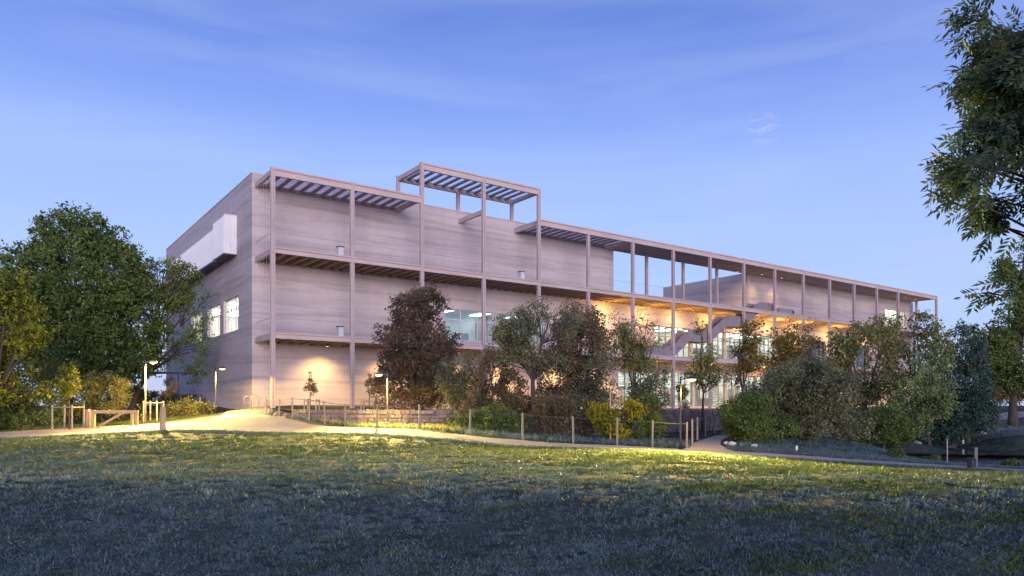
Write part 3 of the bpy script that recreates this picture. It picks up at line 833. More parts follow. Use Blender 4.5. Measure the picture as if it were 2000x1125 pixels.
so = stones.obj('rubble_stones', M['stone'], rw); so['kind'] = 'stuff'

# ------------------------------------------------------------------ trees and shrubs
def leaf_cloud(cent, n_per, spread, size, rs, aspect=0.5, droop=0.25, flat=0.0, ctr=None):
    """leaf-shaped quads gathered round twig ends; returns verts and loops"""
    N = len(cent) * n_per
    c = np.repeat(cent, n_per, 0)
    sp = np.repeat(spread, n_per)[:, None] if hasattr(spread, '__len__') else spread
    off = rs.normal(0, 1, (N, 3)); off /= np.linalg.norm(off, axis=1)[:, None] + 1e-9
    off *= (rs.random((N, 1)) ** 0.55); off[:, 2] *= 0.8
    p = c + off * sp
    d = rs.normal(0, 1, (N, 3)) + off * 1.2
    d[:, 2] -= droop * 2
    d /= np.linalg.norm(d, axis=1)[:, None]
    s = np.cross(d, rs.normal(0, 1, (N, 3)) + np.array([0, 0, flat * 3])); s /= np.linalg.norm(s, axis=1)[:, None] + 1e-9
    nn = np.cross(d, s)
    l = size * rs.uniform(0.6, 1.35, (N, 1)); w = l * aspect
    v = np.stack([p - d * l / 2, p + s * w / 2 + nn * l * 0.12, p + d * l / 2, p - s * w / 2 + nn * l * 0.12], 1)
    return v.reshape(-1, 3)

def quads(nv):
    return np.arange(nv)

def fill(lobes, n, rs, shell=0.5, gaps=0.0, rough=0.30):
    """twig ends spread through ellipsoids (cx,cy,cz,rx,ry,rz), more of them towards the outside"""
    vol = np.array([l[3] * l[4] * l[5] for l in lobes]) ** 0.85; pr = vol / vol.sum()
    out = []; need = n; tries = 0
    k1 = rs.normal(0, 1, (6, 3)); ph = rs.random(6) * 6.28
    k2 = rs.normal(0, 2.6, (5, 3)); ph2 = rs.random(5) * 6.28
    while need > 0 and tries < 40:
        tries += 1
        w = rs.choice(len(lobes), need * 2, p=pr)
        L = np.array(lobes)[w]
        d = rs.normal(0, 1, (len(w), 3)); d /= np.linalg.norm(d, axis=1)[:, None]
        r = rs.random((len(w), 1)) ** (1 / 3.0) * (1 - shell) + shell * rs.random((len(w), 1)) ** 0.15
        wob = sum(np.sin(d @ k2[q] + ph2[q] + w * 1.7) for q in range(5)) / 5
        r = r * (1.0 + rough * wob)[:, None]
        stray = rs.random((len(w), 1)) < 0.07
        r = np.where(stray, r * rs.uniform(1.1, 1.35, (len(w), 1)), r)
        p = L[:, :3] + d * r * L[:, 3:6]
        if gaps > 0:
            sc = 2.4 / np.mean(L[:, 3:6])
            f = sum(np.sin(p @ k1[q] * sc + ph[q]) for q in range(6)) / 6
            p = p[f > -0.25 + gaps * 0.5]
        out.append(p[:need]); need -= len(out[-1])
    return np.concatenate(out)

def branch_path(a, b, rs, sag=0.1, n=5):
    a = np.array(a); b = np.array(b); L = np.linalg.norm(b - a)
    pts = []
    j = rs.normal(0, 0.06 * L, 3)
    for k in range(n):
        t = k / (n - 1)
        p = a * (1 - t) + b * t
        p = p + j * math.sin(math.pi * t) + np.array([0, 0, sag * L * math.sin(math.pi * t)])
        pts.append(p)
    return pts

def tree(name, label, Z, base_x, lobes, mat, twigs=500, per=24, size=0.2, spread=0.5, trunk=0.18, seed=1, bark=None, category='tree', group=None,
         base=None, aspect=0.5, droop=0.25, gaps=0.2, shell=0.5, stems=1, depth=1.0, fork=0.45, limbs=None, twig_lines=60, base_z=None, rough=0.30):
    """lobes: (x, y, rx, ry) of the crown's masses in photo pixels at distance Z, optional fifth value: offset in depth in metres"""
    rs = np.random.default_rng(seed)
    k = Z / F
    X = gx(base_x, Z)
    bz = h(X, Z) if base_z is None else base_z
    root = empty(name, (X, Z, bz))
    tag(root, label, category, group)
    org = np.array([X, Z, bz])
    W = []
    for l in lobes:
        dy = l[4] if len(l) > 4 else 0.0
        p = np.array(at(l[0], l[1], Z)); p[1] += dy
        W.append((*(p - org), l[2] * k, min(l[2], l[3] * 1.3) * k * depth, l[3] * k))
    ends = fill(W, twigs, rs, shell, gaps, rough)
    ends[:, 2] = np.maximum(ends[:, 2], 0.12)
    # skeleton
    tm = MB()
    Wc = np.array([w[:3] for w in W])
    top = Wc[:, 2].max()
    low = max(0.25, (min(w[2] - w[5] for w in W)))
    fz = max(low * 0.9, top * fork * 0.6)
    forks = []
    for s in range(stems):
        ofs = rs.normal(0, 0.25 * trunk * 4 if stems > 1 else 0, 2)
        cx, cy = Wc[:, 0].mean() * 0.35, Wc[:, 1].mean() * 0.35
        f = np.array([cx + ofs[0] * 1.5, cy + ofs[1] * 1.5, fz])
        r0 = trunk / (stems ** 0.4)
        tm.tube([(ofs[0], ofs[1], -0.15), (ofs[0] * 1.05 + cx * .1, ofs[1], fz * 0.3), (ofs[0] * 1.2 + cx * .5, ofs[1] * 1.2 + cy * .5, fz * 0.7), tuple(f)], [r0 * 1.35, r0, r0 * 0.85, r0 * 0.75], 8)
        forks.append(f)
    for w in W:
        f = forks[rs.integers(len(forks))]
        c = np.array(w[:3]) + np.array([0, 0, w[5] * 0.25])
        bp = branch_path(f, c, rs, 0.05)
        tm.tube([tuple(p) for p in bp], list(np.linspace(trunk * 0.55, trunk * 0.2, len(bp))), 6)
    # limbs to a choice of twig ends
    idx = rs.choice(len(ends), min(twig_lines, len(ends)), replace=False)
    for q in idx:
        e = ends[q]
        dd = ((Wc - e) ** 2).sum(1); w = Wc[dd.argmin()]
        f = forks[0] * 0.3 + w * 0.7
        if f[2] > e[2]: f = f * 0.6 + forks[0] * 0.4
        bp = branch_path(f, e, rs, 0.08)
        tm.tube([tuple(p) for p in bp], list(np.linspace(trunk * 0.22, trunk * 0.05 + 0.004, len(bp))), 4, False)
    tm.obj('trunk', bark or M['bark'], root, smooth=True)
    v = leaf_cloud(ends, per, spread * (0.6 + 0.8 * rs.random(len(ends))), size, rs, aspect, droop)
    v[:, 2] = np.maximum(v[:, 2], 0.02)
    link('crown', np_mesh('crown', v, quads(len(v)), 4, mat), root)
    return root

def shrub(name, label, Z, x, lobes, mat, **kw):
    d = dict(category='shrub', stems=5, trunk=0.06, fork=0.3, twigs=220, per=26, size=0.16, spread=0.4, gaps=0.1, twig_lines=40)
    d.update(kw)
    return tree(name, label, Z, x, lobes, mat, **d)

# twiggy mass behind the fence in the middle
shrub('twiggy_shrub', 'tall grey twiggy shrub between the dark red tree and the forked trunk', 41.5, 940, [(935, 725, 34, 45), (960, 790, 44, 55), (925, 790, 36, 50), (965, 710, 26, 34)], M['l_grey'], twigs=420, per=16, size=0.13, seed=71, gaps=0.4, twig_lines=300, trunk=0.05)
shrub('twiggy_shrub', 'purple brown twiggy shrub right of the forked trunk', 40.5, 1082, [(1080, 740, 40, 60), (1065, 800, 40, 48), (1100, 800, 40, 46), (1090, 690, 32, 40)], M['l_brown'], twigs=520, per=16, size=0.13, seed=72, gaps=0.35, twig_lines=320, trunk=0.05)
shrub('twiggy_shrub', 'dense dark twiggy shrub beneath the tall grey brown tree', 40, 1150, [(1150, 790, 40, 46), (1170, 740, 32, 50), (1130, 810, 36, 40), (1185, 800, 26, 40)], M['l_grey'], twigs=460, per=17, size=0.13, seed=73, gaps=0.3, twig_lines=260, trunk=0.05)
shrub('twiggy_shrub', 'thin grey shrub between the yellow bush and the lobby windows', 42.5, 1275, [(1270, 770, 30, 40), (1250, 790, 30, 34), (1290, 790, 24, 34)], M['l_grey'], twigs=260, per=14, size=0.13, seed=74, gaps=0.45, twig_lines=200, trunk=0.04)
# left edge
tree('broadleaf_tree', 'large round dark green tree left of the building', 56, 175,
     [(165, 560, 120, 120), (150, 470, 85, 60), (90, 640, 95, 105), (235, 640, 75, 100), (170, 690, 110, 75), (60, 560, 70, 95), (225, 540, 65, 70), (265, 690, 42, 60)],
     M['l_dark'], twigs=2300, per=26, size=0.30, spread=0.62, trunk=0.32, seed=11, gaps=0.0, shell=0.6, rough=0.08)
tree('broadleaf_tree', 'yellowing tree cut by the left edge of the picture', 40, -20,
     [(10, 640, 78, 85), (50, 700, 42, 55), (-40, 600, 80, 90), (20, 755, 70, 32), (75, 768, 26, 18), (-60, 720, 90, 70), (25, 570, 40, 40)],
     M['l_yellow'], twigs=700, per=24, size=0.23, spread=0.48, trunk=0.22, seed=12, gaps=0.3)
tree('broadleaf_tree', 'open grey green tree leaning towards the end wall of the building', 58, 258,
     [(340, 555, 62, 50), (380, 600, 40, 42), (310, 610, 42, 55), (360, 680, 48, 36), (385, 735, 34, 24), (320, 540, 40, 34), (300, 700, 32, 45), (395, 650, 25, 25)],
     M['l_green'], twigs=420, per=22, size=0.22, spread=0.55, trunk=0.24, seed=13, gaps=0.5, fork=0.5, twig_lines=160)
shrub('undergrowth_shrub', 'dark shrubs under the yellowing tree at the left edge', 41.5, 40, [(0, 800, 60, 45), (60, 800, 50, 40), (100, 795, 22, 40), (-70, 800, 60, 50)], M['l_dark'], twigs=420, size=0.17, seed=14)
shrub('undergrowth_shrub', 'leafy shrub behind the wooden gate', 47, 205, [(170, 775, 42, 48), (215, 770, 40, 50), (245, 800, 30, 26), (120, 760, 40, 60)], M['l_olive'], twigs=430, seed=15, gaps=0.2)
shrub('undergrowth_shrub', 'low wild shrub beside the dark lamp post', 50, 372, [(350, 800, 34, 16), (390, 802, 28, 15), (372, 792, 20, 14)], M['l_olive'], twigs=170, per=24, size=0.16, spread=0.3, seed=16)
shrub('undergrowth_shrub', 'dark hedge at the foot of the end wall', 66, 330, [(300, 778, 40, 16), (350, 782, 40, 12), (400, 785, 36, 8), (260, 775, 30, 22)], M['l_dark'], twigs=240, seed=17, size=0.2, base_z=1.0)

# in front of the long facade
tree('copper_tree', 'conical dark red tree in front of the facade', 44, 815,
     [(818, 612, 54, 56), (838, 588, 30, 32), (795, 598, 32, 34), (806, 685, 86, 60), (852, 675, 50, 60), (808, 748, 98, 46), (768, 722, 52, 54), (858, 738, 50, 48), (805, 785, 74, 20)],
     M['l_red'], twigs=1500, per=22, size=0.19, spread=0.36, trunk=0.2, seed=21, droop=-0.35, gaps=0.2, shell=0.45, aspect=0.42, rough=0.2)
shrub('twiggy_shrub', 'grey twiggy shrub beside the conical dark red tree', 41, 885, [(880, 745, 32, 42), (895, 790, 30, 40), (905, 720, 18, 26)], M['l_grey'], twigs=230, size=0.13, seed=22, gaps=0.4, twig_lines=160, bark=M['bark_pale'])
tree('willow_tree', 'sparse grey green tree with a dark forked trunk behind the fence', 39, 1042,
     [(1010, 650, 48, 38), (1070, 640, 50, 36), (980, 640, 25, 25), (1045, 610, 40, 20), (1100, 620, 35, 26), (1000, 690, 40, 22), (1060, 700, 40, 30)],
     M['l_grey'], twigs=420, per=19, size=0.15, spread=0.42, trunk=0.15, seed=23, gaps=0.45, twig_lines=220, fork=0.42)
tree('willow_tree', 'tall grey brown twiggy tree filling the middle of the facade', 42, 1120,
     [(1125, 660, 58, 55), (1150, 700, 45, 60), (1105, 720, 48, 52), (1130, 620, 40, 32), (1165, 650, 25, 35), (1130, 770, 45, 32)],
     M['l_brown'], twigs=700, per=18, size=0.15, spread=0.45, trunk=0.13, seed=24, gaps=0.3, twig_lines=320, stems=3)
shrub('dark_shrub', 'dark shrub under the facade lights left of the forked trunk', 40, 975, [(960, 740, 34, 55), (990, 770, 38, 55), (945, 800, 36, 40), (1005, 810, 32, 42)], M['l_brown'], twigs=420, size=0.14, seed=25, gaps=0.35, twig_lines=180)
shrub('dark_shrub', 'dark green thicket at the wire fence under the sparse tree', 35, 960, [(920, 830, 42, 24), (970, 825, 46, 32), (1010, 830, 30, 28)], M['l_dark'], twigs=330, size=0.12, spread=0.3, seed=26)
shrub('dark_shrub', 'brown thicket at the wire fence left of the yellow bush', 35.5, 1095, [(1060, 835, 42, 30), (1105, 830, 42, 36), (1145, 835, 26, 28), (1080, 800, 42, 34)], M['l_brown'], twigs=430, size=0.12, spread=0.3, seed=27, twig_lines=120)
shrub('dark_shrub', 'dark thicket at the wire fence right of the yellow bush', 35, 1265, [(1240, 830, 32, 34), (1275, 835, 28, 28), (1265, 800, 26, 26)], M['l_dark'], twigs=270, size=0.12, spread=0.28, seed=28)
shrub('yellow_bush', 'bright yellow green bush behind the fence', 33.5, 1203, [(1200, 806, 48, 22), (1228, 800, 30, 18), (1178, 815, 28, 20), (1205, 842, 30, 18)], M['l_bright'], twigs=330, size=0.13, spread=0.26, seed=29, gaps=0.25, droop=0.4)
tree('young_tree', 'airy olive tree right of the yellow bush with visible branches', 45, 1236,
     [(1240, 640, 42, 40), (1215, 690, 30, 34), (1270, 690, 34, 34), (1240, 740, 42, 40), (1265, 630, 24, 26), (1210, 640, 18, 30), (1285, 730, 22, 22)],
     M['l_olive'], twigs=330, per=16, size=0.17, spread=0.5, trunk=0.1, seed=30, gaps=0.5, twig_lines=150)
tree('young_tree', 'slender yellow olive tree before the staircase', 46, 1372,
     [(1372, 690, 26, 30), (1385, 735, 38, 24), (1352, 720, 22, 20), (1372, 650, 14, 24), (1405, 745, 22, 12)], M['l_olive'], twigs=180, per=16, size=0.17, spread=0.42, trunk=0.08, seed=31, gaps=0.4, twig_lines=70)
tree('young_tree', 'orange tinted slim tree at the right of the staircase', 47, 1448,
     [(1448, 690, 34, 30), (1465, 660, 24, 34), (1440, 735, 32, 22), (1475, 710, 26, 30), (1452, 635, 12, 20)], M['l_orange'], twigs=230, per=17, size=0.17, spread=0.45, trunk=0.1, seed=32, gaps=0.4, twig_lines=80)
tree('young_tree', 'small grey leaved sapling standing before the lobby windows', 42, 1334, [(1334, 770, 12, 20), (1330, 755, 8, 12), (1338, 790, 12, 12)], M['l_grey'], twigs=50, per=14, size=0.14, spread=0.25, trunk=0.035, seed=33, twig_lines=20)
tree('autumn_tree', 'brownish tree crown rising above the big dark shrub', 49, 1540,
     [(1540, 655, 44, 34), (1570, 680, 36, 44), (1510, 690, 34, 42), (1545, 720, 55, 40)], M['l_orange'], twigs=380, per=17, size=0.18, spread=0.46, trunk=0.12, seed=34, gaps=0.3)
shrub('dark_shrub', 'big rounded dark brown green shrub by the path junction', 37, 1575,
     [(1560, 760, 85, 55), (1610, 770, 75, 60), (1590, 820, 100, 45), (1500, 800, 60, 55), (1580, 730, 52, 32), (1660, 830, 40, 36)], M['l_grey'], twigs=1300, per=24, size=0.14, spread=0.36, seed=35, trunk=0.09, gaps=0.15, twig_lines=200)
shrub('dark_shrub', 'dense dark green shrub left of the big rounded shrub', 35.5, 1455, [(1455, 825, 48, 36), (1440, 800, 32, 28), (1500, 830, 48, 32), (1475, 790, 30, 30)], M['l_dark'], twigs=520, size=0.13, spread=0.32, seed=36, rough=0.5, gaps=0.3)
tree('broadleaf_tree', 'tall olive tree hiding the right part of the facade', 46, 1690,
     [(1690, 680, 62, 48), (1650, 700, 38, 52), (1730, 660, 42, 42), (1700, 740, 66, 42), (1655, 650, 26, 22), (1690, 790, 60, 45)],
     M['l_olive'], twigs=520, per=17, size=0.20, spread=0.5, trunk=0.15, seed=37, gaps=0.65, twig_lines=120)
tree('broadleaf_tree', 'rounded tree whose top covers the far end of the gallery', 50, 1790,
     [(1785, 645, 48, 38), (1760, 660, 40, 40), (1825, 680, 44, 44), (1795, 710, 70, 45), (1800, 770, 70, 50)], M['l_olive'], twigs=560, per=18, size=0.21, spread=0.48, trunk=0.17, seed=38, gaps=0.45)
tree('broadleaf_tree', 'light green feathery tree before the dark fir', 42, 1815,
     [(1815, 720, 40, 40), (1800, 770, 56, 42), (1830, 790, 30, 34), (1780, 800, 46, 40), (1770, 840, 46, 24)], M['l_light'], twigs=430, per=18, size=0.16, spread=0.4, trunk=0.1, seed=39, gaps=0.3)
shrub('dark_shrub', 'green shrub at the foot of the olive tree on the right', 39, 1725, [(1720, 825, 40, 38), (1755, 845, 36, 24), (1695, 850, 30, 20)], M['l_green'], twigs=360, size=0.14, spread=0.34, seed=40)
tree('fir_tree', 'dark blue green bushy conifer at the right end of the trees', 45, 1890,
     [(1885, 690, 34, 40), (1890, 750, 46, 50), (1895, 810, 46, 46), (1860, 820, 40, 40), (1885, 655, 22, 20), (1845, 845, 40, 22)], M['l_fir'], twigs=780, per=26, size=0.17, spread=0.42, trunk=0.16, seed=41, gaps=0.05)
tree('broadleaf_tree', 'dark broad tree at the right edge above the hill path', 62, 1978,
     [(1975, 640, 70, 70), (1940, 680, 45, 55), (2010, 560, 60, 80), (2040, 680, 80, 80), (1925, 640, 26, 24), (1985, 730, 70, 38), (1915, 700, 26, 40), (2000, 510, 34, 44), (1988, 545, 44, 60), (1972, 600, 46, 44), (2045, 500, 50, 70)],
     M['l_green'], twigs=1300, per=24, size=0.27, spread=0.6, trunk=0.38, seed=42, gaps=0.2, fork=0.3)

shrub('park_shrub', 'olive shrubs behind the hill path at the right edge', 84, 1985, [(1945, 758, 34, 30), (1990, 752, 40, 36), (2040, 755, 44, 38), (1925, 775, 26, 20)], M['l_orange'], twigs=380, per=20, size=0.3, spread=0.7, seed=55, trunk=0.1)
# big tree reaching in from the right, close to the viewer: compound leaves on hanging twigs
def compound_tree():
    rs = np.random.default_rng(77)
    Z = 8.6; k = Z / F
    X = gx(2420, Z); bz = h(X, Z)
    root = empty('ash_tree', (X, Z, bz))
    tag(root, 'near tree whose leafy boughs hang in from the upper right', 'tree')
    org = np.array([X, Z, bz])
    lob = [(1970, 60, 62, 80), (1925, 40, 40, 60), (2010, 150, 80, 75), (1930, 160, 60, 42), (1950, 245, 66, 48), (2010, 280, 70, 60), (1925, 300, 62, 32), (1872, 342, 56, 30), (1888, 395, 46, 28), (1845, 352, 34, 20), (1975, 375, 62, 40),
           (2060, 120, 110, 150), (2080, 330, 110, 110), (2160, 200, 120, 160), (2010, 20, 80, 60), (2010, 415, 35, 24), (2120, 20, 120, 90), (2012, 510, 30, 36), (2004, 565, 34, 36)]
    W = []
    for (x, y, rx, ry) in lob:
        p = np.array(at(x, y, Z)); p[1] += rs.uniform(-0.5, 0.6)
        W.append((*(p - org), rx * k, max(rx, ry) * k * 0.9, ry * k))
    ends = fill(W, 1050, rs, 0.2, 0.22, 0.22)
    fork = np.array([0.1, 0.1, 2.6])
    tm = MB()
    tm.tube([(0, 0, -0.2), (0.05, 0, 1.2), tuple(fork), (0.15, 0.25, 4.6), (0.1, 0.3, 6.4)], [0.24, 0.20, 0.18, 0.12, 0.05], 10)
    Wc = np.array([w[:3] for w in W])
    for w in W:
        f = np.array([0.15, 0.2, min(max(w[2] * 0.6, 2.2), 5.6)])
        bp = branch_path(f, np.array(w[:3]), rs, 0.12, 7)
        tm.tube([tuple(p) for p in bp], list(np.linspace(0.042, 0.008, 7)), 6)
    for q in range(0, len(ends), 2):
        e = ends[q]; w = Wc[((Wc - e) ** 2).sum(1).argmin()]
        bp = branch_path(w, e, rs, 0.08, 4)
        tm.tube([tuple(p) for p in bp], list(np.linspace(0.010, 0.003, 4)), 4, False)
    tm.obj('trunk', M['bark'], root, smooth=True)
    # a compound leaf: rachis direction d, leaflets in pairs
    N = len(ends) * 3
    c = np.repeat(ends, 3, 0) + rs.normal(0, 0.05, (N, 3))
    d = rs.normal(0, 0.55, (N, 3)) + np.array([-0.75, -0.1, -0.55]); d /= np.linalg.norm(d, axis=1)[:, None]
    up = rs.normal(0, 0.6, (N, 3)) + np.array([0, -0.4, 1.0])
    s = np.cross(d, up); s /= np.linalg.norm(s, axis=1)[:, None]; nn = np.cross(s, d)
    vs = []
    for j in range(4):
        for sg in (-1, 1):
            b = c + d * (0.04 + 0.052 * j) - nn * 0.004 * j * j
            ld = d * 0.62 + s * sg * 0.78; ld /= np.linalg.norm(ld, axis=1)[:, None]
            ls = np.cross(ld, nn); L = 0.115 * rs.uniform(0.75, 1.2, (N, 1)); w_ = L * 0.34
            vs.append(np.stack([b, b + ld * L * 0.45 + ls * w_ / 2 - nn * L * .05, b + ld * L - nn * L * 0.2, b + ld * L * 0.45 - ls * w_ / 2 - nn * L * .05], 1))
    b = c + d * 0.24
    L = 0.12 * rs.uniform(0.8, 1.2, (N, 1)); w_ = L * .3
    vs.append(np.stack([b, b + d * L * .45 + s * w_ / 2, b + d * L - nn * L * .2, b + d * L * .45 - s * w_ / 2], 1))
    v = np.concatenate(vs, 0).reshape(-1, 3)
    link('crown', np_mesh('crown', v, quads(len(v)), 4, M['l_ash']), root)
compound_tree()

# far wooded edges of the park, a single mass each
def far_wood(name, x0, x1, Z, y_top, y_bot, seed, mat):
    rs = np.random.default_rng(seed)
    lob = []
    for x in np.arange(x0, x1, 32):
        t = y_top + rs.uniform(-10, 14)
        lob.append((x, (t + y_bot) / 2, 26, (y_bot - t) / 2))
    W = [(*at(l[0], l[1], Z + rs.uniform(-3, 3)), l[2] * Z / F, l[2] * Z / F, l[3] * Z / F) for l in lob]
    e = fill([tuple(w) for w in W], 60 * len(lob), rs, 0.5, 0.1)
    v = leaf_cloud(e, 18, 0.9, 0.42, rs)
    tag(link(name, np_mesh(name, v, quads(len(v)), 4, mat)), 'far belt of green park trees closing the horizon', 'trees', None, 'stuff')
far_wood('treeline', -420, 240, 105, 700, 792, 5, M['l_far'])
far_wood('treeline', 1905, 2450, 120, 690, 792, 6, M['l_far'])

# ------------------------------------------------------------------ park furniture
def street_lamp(x, Z, y_top, label, watts, arm=0.34, mat=None, side=1, throw=0, aim=0.0):
    g = gp(x, Z); top = EYE - (y_top - HOR) / F * Z - g.z
    root = empty('street_lamp', g); tag(root, label, 'lamp', 'street lamps along the park path')
    m = mat or M['lamp_pole']
    MB().tube([(0, 0, -0.1), (0, 0, 0.5), (0, 0, top)], [0.055, 0.045, 0.035], 10).obj('pole', m, root, smooth=True)
    MB().tube([(0, 0, 0.0), (0, 0, 0.06)], 0.13, 12).obj('base_plate', m, root)
    MB().tube([(0, 0, top - 0.12), (side * arm * 0.6, -0.02, top - 0.06), (side * arm, -0.03, top - 0.05)], 0.025, 6).obj('arm', m, root)
    hd = MB(); c = side * (arm + 0.12)
    hd.tube([(c, -0.03, top - 0.09), (c, -0.03, top - 0.03), (c, -0.03, top + 0.03)], [0.20, 0.22, 0.08], 14)
    hobj = hd.obj('lamp_head', m, root, smooth=False)
    MB().tube([(c, -0.03, top - 0.20), (c, -0.03, top - 0.16), (c, -0.03, top - 0.095)], [0.08, 0.18, 0.20], 12).obj('lens', M['lamp_glow'], hobj, smooth=True)
    ld = bpy.data.lights.new('lamp_light', 'SPOT'); ld.energy = watts; ld.color = (1.0, 0.62, 0.15); ld.shadow_soft_size = 0.12
    ld.spot_size = R(178); ld.spot_blend = 0.08
    lo = bpy.data.objects.new('lamp_light', ld); col.objects.link(lo); lo.parent = root; lo.location = (c, -0.03, top - 0.30)
    if throw:                                                   # extra beam added to brighten the lawn
        ld = bpy.data.lights.new('added_lawn_beam', 'SPOT'); ld.energy = throw; ld.color = (1.0, 0.72, 0.18); ld.shadow_soft_size = 0.12
        ld.spot_size = R(96); ld.spot_blend = 1.0
        lo = bpy.data.objects.new('added_lawn_beam', ld); col.objects.link(lo); lo.parent = root; lo.location = (c, -0.05, top - 0.28)
        lo.rotation_euler = Vector((aim, -1.0, -0.30)).to_track_quat('-Z', 'Y').to_euler()
    return root
street_lamp(284, 41, 704, 'lit street lamp with pale pole beside the wooden gate', 4800, throw=24000, aim=0.35)
street_lamp(421, 47.5, 717, 'lit street lamp with dark pole where the path turns to the building', 2400, throw=16000, aim=0.3, mat=M['metal_dark'])
street_lamp(757, 38.5, 728, 'lit street lamp half hidden by the conical dark red tree', 1600, side=-1, throw=30000, aim=0.3)
street_lamp(1329, 30.2, 736, 'thin street lamp at the fence end by the path junction', 500, mat=M['metal_dark'], throw=52000, aim=-0.3)

# unlit poles on the left
g = gp(348, 60); r_ = empty('unlit_pole', g); tag(r_, 'slim dark unlit pole in front of the end wall', 'pole')
MB().tube([(0, 0, -0.1), (0, 0, 3.0)], [0.05, 0.04], 8).obj('pole', M['metal_dark'], r_); MB().tube([(0, 0, 3.0), (0, 0, 3.12)], [0.06, 0.03], 8).obj('cap', M['metal_dark'], r_)
g = gp(391, 58); r_ = empty('bollard_light', g); tag(r_, 'short pale bollard light with dark head near the end wall', 'bollard')
MB().tube([(0, 0, -0.3), (0, 0, 1.15)], 0.07, 10).obj('shaft', M['metal_grey'], r_); MB().tube([(0, 0, 1.15), (0, 0, 1.2), (0, 0, 1.4)], [0.09, 0.15, 0.12], 10).obj('head', M['metal_dark'], r_)

# wooden gate
g = gp(170, 39.5); gate = empty('wooden_gate', g, R(6)); tag(gate, 'pale timber gate with one diagonal brace beside the path', 'gate')
MB().box(-0.16, 0.12, -0.12, 0.12, -0.2, 1.05).obj('gate_post', M['wood'], gate)
MB().box(0.22, 0.42, -0.08, 0.08, 0.02, 1.02).obj('gate_stile', M['wood'], gate)
MB().box(0.425, 2.70, -0.07, 0.07, 0.83, 1.0).obj('top_rail', M['wood'], gate)
MB().box(2.30, 2.42, -0.065, 0.065, -0.05, 0.826).obj('end_leg', M['wood'], gate)
MB().box(2.52, 2.68, -0.075, 0.075, -0.1, 0.826).obj('end_post', M['wood'], gate)
MB().prism([(0.43, 0.06), (0.62, 0.06), (1.95, 0.825), (1.70, 0.825)], -0.05, 0.05).obj('diagonal_brace', M['wood'], gate)

# wooden bollard
g = gp(318, 34.2)
bo = MB().tube([(0, 0, -0.2), (0, 0, 0.88), (0, 0, 0.92), (0, 0, 1.13), (0, 0, 1.17)], [0.145, 0.14, 0.12, 0.125, 0.09], 12)
o = bo.obj('wooden_bollard', M['wood'], None, g); tag(o, 'stout round timber bollard at the edge of the lawn', 'bollard')

# young trees in stake frames
def guard_frame(x, Z, y_top, label, n=4, w=0.75, mat=None, extra=None):
    g = gp(x, Z); top = EYE - (y_top - HOR) / F * Z - g.z
    r_ = empty('stake_frame', g); tag(r_, label, 'tree guard', 'stake frames round young trees')
    pts = [(-w/2, -w/2), (w/2, -w/2), (w/2, w/2), (-w/2, w/2)][:n]
    for p in pts:
        MB().tube([(p[0], p[1], -0.15), (p[0], p[1], top)], 0.045, 7).obj('stake', mat or M['wood_grey'], r_)
    for k in range(n):
        a, b = pts[k], pts[(k + 1) % n]
        MB().tube([(a[0], a[1], top - 0.12), (b[0], b[1], top - 0.12)], 0.035, 6).obj('cross_bar', mat or M['wood_grey'], r_)
    return r_
guard_frame(133, 38.6, 791, 'grey stake frame round the young tree by the gate', w=1.05)
guard_frame(300, 43.5, 783, 'grey stake frame behind the pale lamp pole', w=0.8)
guard_frame(609, 46, 779, 'stake frame round the small conical sapling by the facade', w=0.75)
guard_frame(721, 46, 780, 'stake frame left of the conical dark red tree', w=0.85)
tree('young_tree', 'small yellow green staked tree by the gate', 38.6, 135, [(134, 745, 18, 28), (136, 720, 10, 16), (130, 762, 20, 14)], M['l_yellow'], twigs=90, per=18, size=0.15, spread=0.28, trunk=0.04, seed=51, twig_lines=25, gaps=0.1)
tree('young_tree', 'small conical sapling against the lit wall', 46, 606, [(606, 760, 14, 9), (606, 750, 9, 10), (605, 735, 4, 10)], M['l_brown'], twigs=52, per=14, size=0.12, spread=0.2, trunk=0.03, seed=52, twig_lines=24, base_z=CZ)
tree('young_tree', 'small thin sapling at the left foot of the conical dark red tree', 46, 721, [(720, 755, 10, 14), (722, 740, 6, 12)], M['l_brown'], twigs=32, per=12, size=0.12, spread=0.22, trunk=0.03, seed=53, twig_lines=18, base_z=CZ)
tree('young_tree', 'small reddish sapling left of the dark pole', 52, 334, [(334, 752, 12, 16), (330, 765, 10, 12)], M['l_red'], twigs=40, per=14, size=0.15, spread=0.25, trunk=0.03, seed=54, twig_lines=18)

